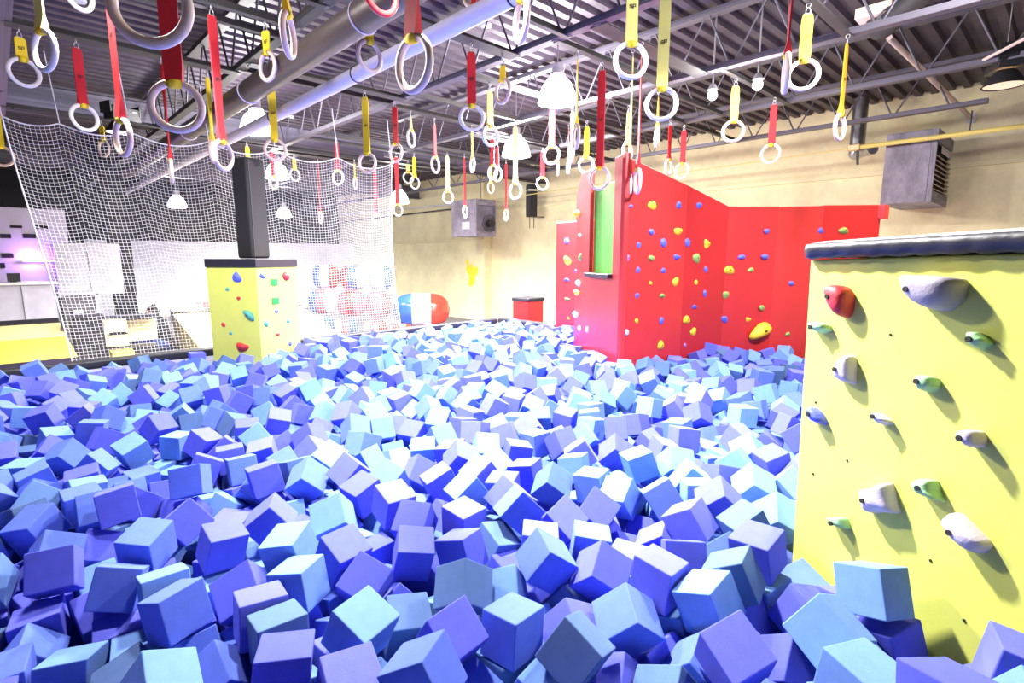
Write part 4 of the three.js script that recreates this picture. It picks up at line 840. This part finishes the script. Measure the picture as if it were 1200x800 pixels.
// ------------------------------------------------------------------ white net
{
  const Z = -6.86, tl = onZ(2, 136, Z), bl = onZ(84, 424, Z), tr = onZ(459, 192, Z), br = onZ(466, 386, Z);
  const hang = [0, 0.1, 0.24, 0.42, 0.6, 0.8, 1];
  const top = u => { let k = 0; while (k < hang.length - 2 && u > hang[k + 1]) k++; const f = (u - hang[k]) / (hang[k + 1] - hang[k]); return -0.10 * 4 * f * (1 - f) * (hang[k + 1] - hang[k]) / 0.2; };
  const P = (u, v) => {                             // u along, v up
    const x0 = bl.x + (br.x - bl.x) * u, x1 = tl.x + (tr.x - tl.x) * u, pinch = 0.06 * Math.sin(Math.PI * v) * (u > 0.5 ? -(u - 0.5) : 0.3 * (0.5 - u));
    const yb = bl.y + (br.y - bl.y) * u, yt = tl.y + (tr.y - tl.y) * u + top(u), e = v * v * (3 - 2 * v) * 0.35 + v * 0.65;
    const bill = 0.05 * Math.sin(u * 9 + v * 2) * Math.sin(Math.PI * v) + 0.025 * Math.sin(u * 23 + v * 5) * Math.sin(Math.PI * v) + 0.10 * (1 - v) ** 4;
    return V(x0 + (x1 - x0) * e + pinch, yb + (yt - yb) * v, Z + bill);
  };
  const g = thing('cargo_net', 'large white knotted net hanging behind the small yellow tower', 'net');
  const strand = (f, n, r) => {
    const pos = [], idx = [];
    for (let i = 0; i <= n; i++) { const p = f(i / n), q = f(Math.min(1, (i + 1) / n)), o = f(Math.max(0, (i - 1) / n)), t = q.sub(o).normalize(), a = V(0, 0, 1).cross(t).normalize(), b = t.clone().cross(a); for (let k = 0; k < 4; k++) { const w = k * Math.PI / 2; const s = p.clone().addScaledVector(a, r * Math.cos(w)).addScaledVector(b, r * Math.sin(w)); pos.push(s.x, s.y, s.z); } }
    for (let i = 0; i < n; i++) for (let k = 0; k < 4; k++) { const a = i * 4 + k, b = i * 4 + (k + 1) % 4; idx.push(a, b, b + 4, a, b + 4, a + 4); }
    const q = new THREE.BufferGeometry(); q.setAttribute('position', new THREE.Float32BufferAttribute(pos, 3)); q.setIndex(idx); return q;
  };
  const nu = 112, nv = 66, list = [];
  for (let i = 1; i < nu; i++) list.push(strand(v => P(i / nu, v), 40, 0.0015));
  for (let j = 1; j < nv; j++) list.push(strand(u => P(u, j / nv), 72, 0.0015));
  const mesh = mergeGeometries(list); mesh.computeVertexNormals(); part('netting', mesh, mat.rope, g);
  const edge = (f, n) => { const q = strand(f, n, 0.007); q.computeVertexNormals(); return q; };
  part('border_rope', edge(u => P(u, 1), 72), mat.rope, g); part('border_rope', edge(u => P(u, 0), 72), mat.rope, g); part('border_rope', edge(v => P(0, v), 40), mat.rope, g); part('border_rope', edge(v => P(1, v), 40), mat.rope, g);
  for (const u of hang) { const p = P(u, 1); part('hanger_rope', rod(p, V(p.x - 0.05, JB, p.z), 0.005, 6), mat.rope, g); }
}

// ------------------------------------------------------------------ beyond the pit: partition, posters, column, pads, balls
function zBox(px0, py0, px1, py1, z, th) { const pm = (py0 + py1) / 2, xm = (px0 + px1) / 2, a = onZ(px0, pm, z), b = onZ(px1, pm, z), t = onZ(xm, py0, z), u = onZ(xm, py1, z); return boxAt(a.x, b.x, u.y, t.y, z - th, z); }
{
  const g = thing('white_partition', 'long white partition wall at the far end of the hall', 'partition'), z = -20.4, a = onZ(106, 330, z).x, b = WX - 0.3, t = onZ(200, 284, z).y;
  part('board', boxUV(boxAt(a, b, FLOOR, t, z - 0.15, z)), mat.wallWhite, g);
  part('cap', boxAt(a, b, t, t + 0.04, z - 0.17, z + 0.02), mat.wallWhite, g);
  for (let x = a + 2.2; x < b - 0.5; x += 2.4) part('joint_strip', boxAt(x, x + 0.05, FLOOR, t, z, z + 0.012), mat.wallWhite, g);
  const posters = [[132, 355, 214, 372, 'long white banner behind the seated person'], [228, 351, 248, 372, 'white poster with a red patch beside the small tower']];
  posters.forEach(([x0, y0, x1, y1, l], i) => { const p = thing('poster', l, 'poster'); part('sheet', zBox(x0, y0, x1, y1, z + 0.05, 0.02), M(0.85, 0.82, 0.74, 0.6), p);
    if (i) { part('red_print', zBox(238, 354, 246, 370, z + 0.06, 0.01), M(0.7, 0.25, 0.28, 0.6), p, 'red printed patch'); for (const y of [355, 360, 365, 370]) part('print_line', zBox(230, y - 0.8, 236, y + 0.8, z + 0.06, 0.01), M(0.3, 0.25, 0.25, 0.6), p); }
    else { part('print_line', zBox(190, 369, 213, 371, z + 0.06, 0.01), M(0.7, 0.45, 0.42, 0.6), p); } });
  const pc = onZ(152, 398, -15), c = thing('black_column', 'black padded steel column in front of the white partition', 'column', [pc.x, 0, -15]);
  part('shaft', boxAt(-0.2, 0.2, FLOOR, CEIL, -0.2, 0.2), mat.padMatt, c); part('base_plate', boxAt(-0.27, 0.27, FLOOR, FLOOR + 0.04, -0.27, 0.27), mat.darkSteel, c);
  const sp = thing('dark_speaker', 'small dark speaker box in the far hall corner', 'speaker'); part('cabinet', zBox(389, 250, 398, 275, -21.28, 0.31), mat.blackPlastic, sp); part('bracket', zBox(391, 275, 396, 279, -21.4, 0.19), mat.darkSteel, sp);
}
{
  // purple-lit snack counter at far left
  const z = -14.2, g = thing('counter_wall', 'grey wall with dark slots and a violet light strip at the far left', 'wall panel');
  part('board', zBox(-60, 243, 82, 352, z, 0.1), M(0.5, 0.48, 0.6, 0.7), g);
  for (const [a, b, c, d] of [[0, 274, 13, 279], [27, 274, 42, 279], [2, 297, 16, 302], [0, 308, 6, 314], [41, 264, 56, 268], [12, 264, 26, 267]]) part('slot', zBox(a, b, c, d, z + 0.02, 0.04), mat.hole, g, 'dark recessed slot');
  const p0 = onZ(27, 305.5, z + 0.06), p1 = onZ(116, 303, z + 0.06);
  const led = thing('light_strip', 'thin violet light strip along the far left wall', 'light strip');
  part('strip', boxAt(p0.x, p1.x, p0.y - 0.015, p0.y + 0.015, z + 0.05, z + 0.08), new THREE.MeshStandardMaterial({ color: 0xffffff, emissive: lin(0.75, 0.35, 1), emissiveIntensity: 3 }), led);
  const l = new THREE.RectAreaLight(lin(0.6, 0.2, 1), 22, p1.x - p0.x, 0.05); l.position.set((p0.x + p1.x) / 2, p0.y, z + 0.1); l.lookAt((p0.x + p1.x) / 2, p0.y + 0.4, z - 0.1 + 0.25); led.add(l);
  const lp = new THREE.PointLight(lin(0.6, 0.2, 1), 1.6, 0, 2); lp.position.set(p0.x + 0.1, p0.y + 0.03, z + 0.13); lp.castShadow = true; led.add(lp);
  const c = thing('service_counter', 'white service counter before the violet light strip', 'counter');
  part('front', zBox(-30, 333, 66, 380, -12.6, 0.5), mat.wallWhite, c); part('top', zBox(-30, 331, 68, 334, -12.55, 0.6), M(0.8, 0.8, 0.82, 0.4), c); part('side_panel', zBox(28, 334, 31, 380, -12.58, 0.02), mat.wallWhite, c);
  const t = thing('till_screen', 'small dark till on the white service counter', 'till'); part('screen', zBox(8, 320, 24, 330, -12.7, 0.05), mat.blackPlastic, t); part('foot', zBox(12, 329, 20, 330.8, -12.72, 0.1), mat.blackPlastic, t);
  const wl = thing('white_wall_block', 'tall white wall block beside the service counter', 'wall panel'); part('board', zBox(66, 285, 143, 345, -14.05, 0.1), mat.wallWhite, wl); part('edge_trim', zBox(105, 285, 108, 345, -14.03, 0.03), mat.wallWhite, wl);
  const d = thing('door_frame', 'white framed doorway with dark opening behind the net', 'door'); 
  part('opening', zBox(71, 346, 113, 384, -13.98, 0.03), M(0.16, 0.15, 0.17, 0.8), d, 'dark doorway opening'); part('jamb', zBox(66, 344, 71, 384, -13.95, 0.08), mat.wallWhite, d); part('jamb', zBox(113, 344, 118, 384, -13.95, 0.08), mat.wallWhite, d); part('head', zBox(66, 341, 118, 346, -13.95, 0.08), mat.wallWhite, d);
  part('dark_post', zBox(71, 349, 75, 384, -13.9, 0.05), mat.blackPlastic, d); part('white_box', zBox(86, 363, 98, 372, -13.9, 0.05), mat.wallWhite, d);
}
// quilted pads: prism from side profile along x
function wedge(x0, x1, prof) { const s = new THREE.Shape(); prof.forEach(([z, y], i) => i ? s.lineTo(-z, y) : s.moveTo(-z, y)); return boxUV(new THREE.ExtrudeGeometry(s, { depth: x1 - x0, bevelEnabled: true, bevelSize: 0.012, bevelThickness: 0.012, bevelSegments: 2 }).rotateY(Math.PI / 2).translate(x0, 0, 0)); }
{
  const zt = -11.4, zb = -8.9, yt = onZ(40, 380, zt).y, yb = onZ(40, 424, zb).y, x1 = onZ(80, 400, -10).x;
  const g = thing('yellow_slope_pad', 'sloping bright yellow wall pad with black top edge at the left', 'pad');
  const ym = yb + (yt - yb) * 0.45, zm = zb + (zt - zb) * 0.62;
  part('lower_pad', wedge(-2.6, x1, [[zb, yb], [zm, ym], [zm, ym - 0.12], [zb, yb - 0.12]]), mat.padYellow, g); part('upper_pad', wedge(-2.6, x1, [[zm - 0.03, ym + 0.01], [zt, yt], [zt, yt - 0.3], [zm - 0.03, ym - 0.12]]), mat.padCream, g);
  part('top_edge', wedge(-2.6, x1, [[zt + 0.02, yt + 0.02], [zt - 0.12, yt + 0.06], [zt - 0.12, yt - 0.1], [zt + 0.02, yt - 0.06]]), mat.padBlack, g, 'black padded top edge'); part('bottom_edge', wedge(-2.6, x1 + 0.1, [[zb + 0.2, yb - 0.02], [zb + 0.01, yb - 0.0], [zb + 0.01, yb - 0.12], [zb + 0.2, yb - 0.12]]), mat.padBlack, g, 'black padded bottom edge');
  part('base', boxAt(-2.6, x1, FLOOR, Math.min(ym, yb) - 0.13, zt, zb), mat.blackPlastic, g);
  const h = thing('black_pad_block', 'black padded block behind the net beside the yellow slope', 'pad'); part('pad', boxUV(zBox(87, 374, 122, 420, -10.6, 0.6)), mat.padBlack, h); part('top_cover', zBox(86, 370.5, 122, 373.5, -10.57, 0.6), mat.padBlack, h);
  const y = thing('yellow_pad_box', 'cream yellow padded box with dark oval slot behind the net', 'pad');
  part('front', boxUV(zBox(123, 376, 150, 406, -10.9, 0.3)), mat.padCream, y); part('side_pad', boxUV(zBox(150, 374, 184, 398, -11.6, 0.25)), mat.padCream, y); part('top_edge', zBox(120, 370, 186, 375, -11.3, 0.4), mat.padBlack, y, 'black padded top edge');
  const s = part('slot', new THREE.CylinderGeometry(0.5, 0.5, 1, 20, 1, false, Math.PI / 2, Math.PI).rotateX(Math.PI / 2), mat.hole, y, 'dark half-oval slot'), sc = onZ(138, 392, -10.88); s.position.copy(sc); s.scale.set(0.28, 0.11, 0.03); s.rotation.z = 0;
  part('front_ledge', zBox(132, 412, 158, 419, -10.3, 0.3), mat.padYellow, y);
  part('black_base', zBox(125, 406, 186, 418, -10.9, 0.25), mat.padBlack, y);
  const r = thing('long_yellow_ramp', 'long cream ramp pad with black border leading to the small tower', 'pad');
  const A = onZ(203, 378, -12.6), B = onZ(262, 400, -10.4); const C = V(B.x + 1.6, 0, 0);
  part('ramp', wedge(A.x, A.x + 2.6, [[-10.2, -0.72], [-12.6, -0.12], [-12.6, -0.85], [-10.2, -0.85]]), mat.padCream, r);
  part('top_edge', wedge(A.x, A.x + 2.6, [[-12.55, -0.1], [-12.75, -0.05], [-12.75, -0.3], [-12.55, -0.25]]), mat.padBlack, r, 'black padded edge'); part('bottom_edge', wedge(A.x, A.x + 2.6, [[-10.0, -0.71], [-10.2, -0.7], [-10.2, -0.85], [-10.0, -0.85]]), mat.padBlack, r, 'black padded edge');
  const m = thing('black_floor_mat', 'low black mat under the seated person', 'mat'), mp = onY(190, 411, FLOOR + 0.12);
  part('mat', rbox(2.0, 0.12, 1.6, 0.03, mp.x, FLOOR + 0.06, mp.z), mat.padBlack, m);
}
{
  // inflatable bumper balls: ribbed barrels of coloured and clear vinyl
  const vinyl = (r, g, b) => new THREE.MeshPhysicalMaterial({ color: lin(r, g, b), roughness: 0.18, clearcoat: 0.6, clearcoatRoughness: 0.15 });
  const vm = { blue: vinyl(0.035, 0.1, 0.5), red: vinyl(0.62, 0.04, 0.025), clear: vinyl(0.6, 0.5, 0.6), pink: vinyl(0.62, 0.1, 0.12), pale: vinyl(0.28, 0.36, 0.62) };
  const seg = (t0, t1, W, R) => {                  // a slice of the barrel with pleats
    const n = 10, m = 36, pos = [], idx = [];
    for (let i = 0; i <= n; i++) for (let j = 0; j <= m; j++) { const t = t0 + (t1 - t0) * i / n, x = t * W / 2, rad = R * Math.pow(Math.max(0, 1 - Math.pow(Math.abs(t), 3.2)), 0.42) * (1 - 0.05 * Math.pow(Math.abs(Math.cos(j / m * Math.PI * 9)), 6)), a = j / m * Math.PI * 2; pos.push(x, rad * Math.cos(a), rad * Math.sin(a)); }
    for (let i = 0; i < n; i++) for (let j = 0; j < m; j++) { const a = i * (m + 1) + j, b = a + m + 1; idx.push(a, a + 1, b + 1, a, b + 1, b); }
    const g = new THREE.BufferGeometry(); g.setAttribute('position', new THREE.Float32BufferAttribute(pos, 3)); g.setIndex(idx); const q = g; q.computeVertexNormals(); return q;
  };
  const balls = [[494, 363, 66, 44, ['blue', 'clear', 'red'], 13.6, 'blue, clear and red inflatable bumper ball right of the net'], [382, 324, 38, 32, ['blue', 'clear', 'red'], 14, 'blue and clear bumper ball at the top left of the stack behind the net'], [414, 325, 38, 32, ['red', 'blue', 'pale'], 14.6, 'red-edged blue bumper ball on top of the stack behind the net'], [446, 325, 36, 32, ['pale', 'pale', 'blue'], 15, 'pale blue bumper ball at the top right of the stack by the net edge'],
    [378, 353, 40, 32, ['blue', 'pink', 'clear'], 13.6, 'red bumper ball in the middle row of the stack behind the net'], [412, 355, 40, 34, ['pink', 'red', 'pink'], 14.2, 'all red bumper ball at the centre of the stack behind the net'], [444, 356, 38, 34, ['pink', 'pink', 'red'], 14.6, 'pink and red bumper ball in the middle row by the net edge'],
    [376, 382, 40, 28, ['blue', 'pale', 'blue'], 13.2, 'blue bumper ball in the bottom row beside the small tower'], [406, 384, 34, 28, ['clear', 'pink', 'blue'], 13.8, 'clear and pink bumper ball in the bottom row behind the net'], [440, 386, 36, 26, ['pale', 'pink', 'red'], 14.2, 'pink bumper ball in the bottom row by the net edge'], [472, 385, 22, 14, ['red', 'pink', 'red'], 12.6, 'small red bumper ball under the blue one']];
  for (const [px, py, w, h, cs, zc, label] of balls) {
    const p = atDepth(px, py, zc), W = w * (px < 460 ? 0.8 : 1) / FPX * zc, R = h * 0.45 / FPX * zc, g = thing('bumper_ball', label, 'bumper ball', [p.x, p.y, p.z], -YAW + 0.15, undefined);
    part('end_panel', seg(-0.998, -0.33, W, R), vm[cs[0]], g, `${cs[0]} vinyl end`); part('middle_panel', seg(-0.33, 0.33, W, R), vm[cs[1]], g, `${cs[1]} vinyl middle`); part('end_panel', seg(0.33, 0.998, W, R), vm[cs[2]], g, `${cs[2]} vinyl end`);
    part('valve', cyl(0.03, 0.03, 0.03, 10).rotateZ(Math.PI / 2).translate(W / 2 * 0.99, 0, 0), mat.wallWhite, g);
  }
}

// ------------------------------------------------------------------ the seated person
{
  // distance field of tapered capsules joined smoothly, meshed with surface nets
  const capsule = (p, a, b, ra, rb) => { const ab = b.clone().sub(a), t = Math.max(0, Math.min(1, p.clone().sub(a).dot(ab) / ab.lengthSq())); return p.distanceTo(a.clone().addScaledVector(ab, t)) - (ra + (rb - ra) * t); };
  function field(caps, k) { return p => { let d = 1e9; for (const c of caps) { const q = capsule(p, ...c); const h = Math.max(0, k - Math.abs(d - q)) / k; d = Math.min(d, q) - h * h * k * 0.25; } return d; }; }
  function nets(f, min, max, s) {
    const n = ['x', 'y', 'z'].map(a => Math.ceil((max[a] - min[a]) / s) + 1), [nx, ny, nz] = n, F = new Float32Array(nx * ny * nz), id = (i, j, k) => (i * ny + j) * nz + k;
    for (let i = 0; i < nx; i++) for (let j = 0; j < ny; j++) for (let k = 0; k < nz; k++) F[id(i, j, k)] = f(V(min.x + i * s, min.y + j * s, min.z + k * s));
    const vid = new Int32Array(nx * ny * nz).fill(-1), pos = [], idx = [];
    for (let i = 0; i < nx - 1; i++) for (let j = 0; j < ny - 1; j++) for (let k = 0; k < nz - 1; k++) {
      let c = 0, X = 0, Y = 0, Z = 0; const e = (a, b) => { const fa = F[id(i + a[0], j + a[1], k + a[2])], fb = F[id(i + b[0], j + b[1], k + b[2])]; if (fa < 0 !== fb < 0) { const t = fa / (fa - fb); X += a[0] + (b[0] - a[0]) * t; Y += a[1] + (b[1] - a[1]) * t; Z += a[2] + (b[2] - a[2]) * t; c++; } };
      for (const u of [0, 1]) for (const v of [0, 1]) { e([0, u, v], [1, u, v]); e([u, 0, v], [u, 1, v]); e([u, v, 0], [u, v, 1]); }
      if (c) { vid[id(i, j, k)] = pos.length / 3; pos.push(min.x + (i + X / c) * s, min.y + (j + Y / c) * s, min.z + (k + Z / c) * s); }
    }
    for (let i = 1; i < nx - 1; i++) for (let j = 1; j < ny - 1; j++) for (let k = 1; k < nz - 1; k++) {
      const a = F[id(i, j, k)] < 0, q = (w, x, y, z, flip) => { if (w < 0 || x < 0 || y < 0 || z < 0) return; flip ? idx.push(w, x, y, w, y, z) : idx.push(w, y, x, w, z, y); };
      if (a !== F[id(i + 1, j, k)] < 0) q(vid[id(i, j - 1, k - 1)], vid[id(i, j, k - 1)], vid[id(i, j, k)], vid[id(i, j - 1, k)], a);
      if (a !== F[id(i, j + 1, k)] < 0) q(vid[id(i - 1, j, k - 1)], vid[id(i - 1, j, k)], vid[id(i, j, k)], vid[id(i, j, k - 1)], a);
      if (a !== F[id(i, j, k + 1)] < 0) q(vid[id(i - 1, j - 1, k)], vid[id(i, j - 1, k)], vid[id(i, j, k)], vid[id(i - 1, j, k)], a);
    }
    const g = new THREE.BufferGeometry(); g.setAttribute('position', new THREE.Float32BufferAttribute(pos, 3)); g.setIndex(idx); g.computeVertexNormals(); return g;
  }
  // x = the way the person faces, y up from the mat, z to the person's right
  const J = { pelvis: V(0, 0.12, 0), waist: V(0.03, 0.28, 0), chest: V(0.09, 0.45, 0), neck: V(0.15, 0.58, 0), head: V(0.21, 0.71, 0), chin: V(0.28, 0.655, 0) };
  const mir = v => V(v.x, v.y, -v.z), arms = [V(0.1, 0.53, 0.17), V(0.14, 0.3, 0.23), V(0.34, 0.24, 0.1)], legs = [V(0.03, 0.12, 0.09), V(0.42, 0.17, 0.24), V(0.3, 0.06, -0.06), V(0.34, 0.05, -0.16)];
  const skin = M(0.5, 0.3, 0.22, 0.6), cloth = M(0.018, 0.017, 0.022, 0.9), jean = M(0.05, 0.07, 0.22, 0.9), hairM = M(0.018, 0.012, 0.01, 0.7);
  const body = [[J.pelvis, J.waist, 0.12, 0.1], [J.waist, J.chest, 0.1, 0.11], [J.chest, J.neck, 0.1, 0.05], [J.neck, J.head, 0.048, 0.05], [J.head, V(0.22, 0.74, 0), 0.09, 0.09], [J.head, J.chin, 0.075, 0.035], [V(0.29, 0.71, 0), V(0.315, 0.69, 0), 0.014, 0.012]];
  for (const s of [1, -1]) {
    const A = arms.map(v => s > 0 ? v : mir(v)), Lg = legs.map(v => s > 0 ? v : mir(v));
    body.push([J.chest, A[0], 0.08, 0.05], [A[0], A[1], 0.045, 0.036], [A[1], A[2], 0.036, 0.026], [Lg[0], Lg[1], 0.085, 0.055], [Lg[1], Lg[2], 0.052, 0.035], [Lg[2], Lg[3], 0.035, 0.03], [V(0.2, 0.71, s * 0.09), V(0.2, 0.73, s * 0.092), 0.014, 0.012]);
    const h = A[2], d = V(0.07, 0.0, -s * 0.02); body.push([h, h.clone().add(d), 0.026, 0.022]);
    for (let f = 0; f < 4; f++) { const b0 = h.clone().add(d).add(V(0, 0.02 - f * 0.014, 0)), b1 = b0.clone().add(V(0.035, 0.01, -s * 0.01)), b2 = b1.clone().add(V(0.012, 0.02, -s * 0.025)); body.push([b0, b1, 0.009, 0.0085], [b1, b2, 0.0085, 0.007]); }
    body.push([h.clone().add(V(0.02, 0.02, 0)), h.clone().add(V(0.06, 0.05, -s * 0.015)), 0.011, 0.008]);
  }
  const q = onY(196, 409, FLOOR + 0.12), g = thing('person', 'person in a black hooded top and jeans sitting hunched on a black mat', 'person', [q.x, FLOOR + 0.12, q.z], Math.PI - YAW + 0.25);
  part('body', nets(field(body, 0.03), V(-0.2, -0.03, -0.42), V(0.55, 0.88, 0.42), 0.0125), skin, g);
  const hood = [[V(-0.01, 0.12, 0), J.waist, 0.135, 0.125], [J.waist, J.chest, 0.125, 0.135], [J.chest, V(0.13, 0.54, 0), 0.13, 0.08], [V(0.06, 0.56, 0), V(0.07, 0.6, 0), 0.075, 0.06]];
  const pants = [[V(0, 0.09, 0), V(0.02, 0.12, 0), 0.135, 0.13]], shoes = [];
  for (const s of [1, -1]) { const A = arms.map(v => s > 0 ? v : mir(v)), Lg = legs.map(v => s > 0 ? v : mir(v)); hood.push([J.chest, A[0], 0.1, 0.07], [A[0], A[1], 0.066, 0.054], [A[1], A[2].clone().lerp(A[1], 0.08), 0.054, 0.038]); pants.push([Lg[0], Lg[1], 0.102, 0.072], [Lg[1], Lg[2].clone().lerp(Lg[1], 0.1), 0.07, 0.05]); shoes.push([Lg[2], Lg[3].clone().add(V(0.02, 0, -s * 0.05)), 0.045, 0.04]); }
  part('hooded_top', nets(field(hood, 0.04), V(-0.2, -0.03, -0.35), V(0.45, 0.75, 0.35), 0.015), cloth, g, 'black hooded top'); part('jeans', nets(field(pants, 0.03), V(-0.2, -0.05, -0.4), V(0.6, 0.32, 0.4), 0.015), jean, g, 'blue jeans');
  part('shoes', nets(field(shoes, 0.005), V(0.2, -0.06, -0.35), V(0.5, 0.16, 0.35), 0.012), M(0.03, 0.03, 0.035, 0.6), g, 'dark shoes');
  part('hair', nets(field([[V(0.175, 0.755, 0), V(0.2, 0.765, 0), 0.095, 0.092], [V(0.14, 0.72, 0), V(0.13, 0.66, 0), 0.08, 0.05], [V(0.16, 0.85, 0), V(0.155, 0.87, 0), 0.04, 0.035]], 0.03), V(0, 0.55, -0.15), V(0.35, 0.95, 0.15), 0.0125), hairM, g, 'dark hair tied in a bun');
  for (const s of [1, -1]) { part('eye', new THREE.SphereGeometry(0.011, 8, 6).translate(0.29, 0.725, s * 0.032), M(0.02, 0.015, 0.012, 0.3), g); }
  part('mouth', rbox(0.008, 0.008, 0.035, 0.003, 0.305, 0.65, 0), M(0.35, 0.1, 0.1, 0.6), g);
  part('belt', new THREE.TorusGeometry(0.13, 0.012, 6, 24).rotateX(Math.PI / 2).translate(0.0, 0.14, 0), M(0.6, 0.03, 0.08, 0.6), g, 'red band at the waist');
  const ph = thing('phone', 'small pale phone held by the seated person', 'phone', [q.x, FLOOR + 0.12, q.z], Math.PI - YAW + 0.25); part('case', rbox(0.012, 0.14, 0.07, 0.005, 0.455, 0.3, 0), M(0.6, 0.62, 0.7, 0.4), ph); part('screen', box(0.002, 0.12, 0.06, 0.448, 0.3, 0), M(0.1, 0.12, 0.2, 0.2), ph);
}
renderer.render(scene, camera);
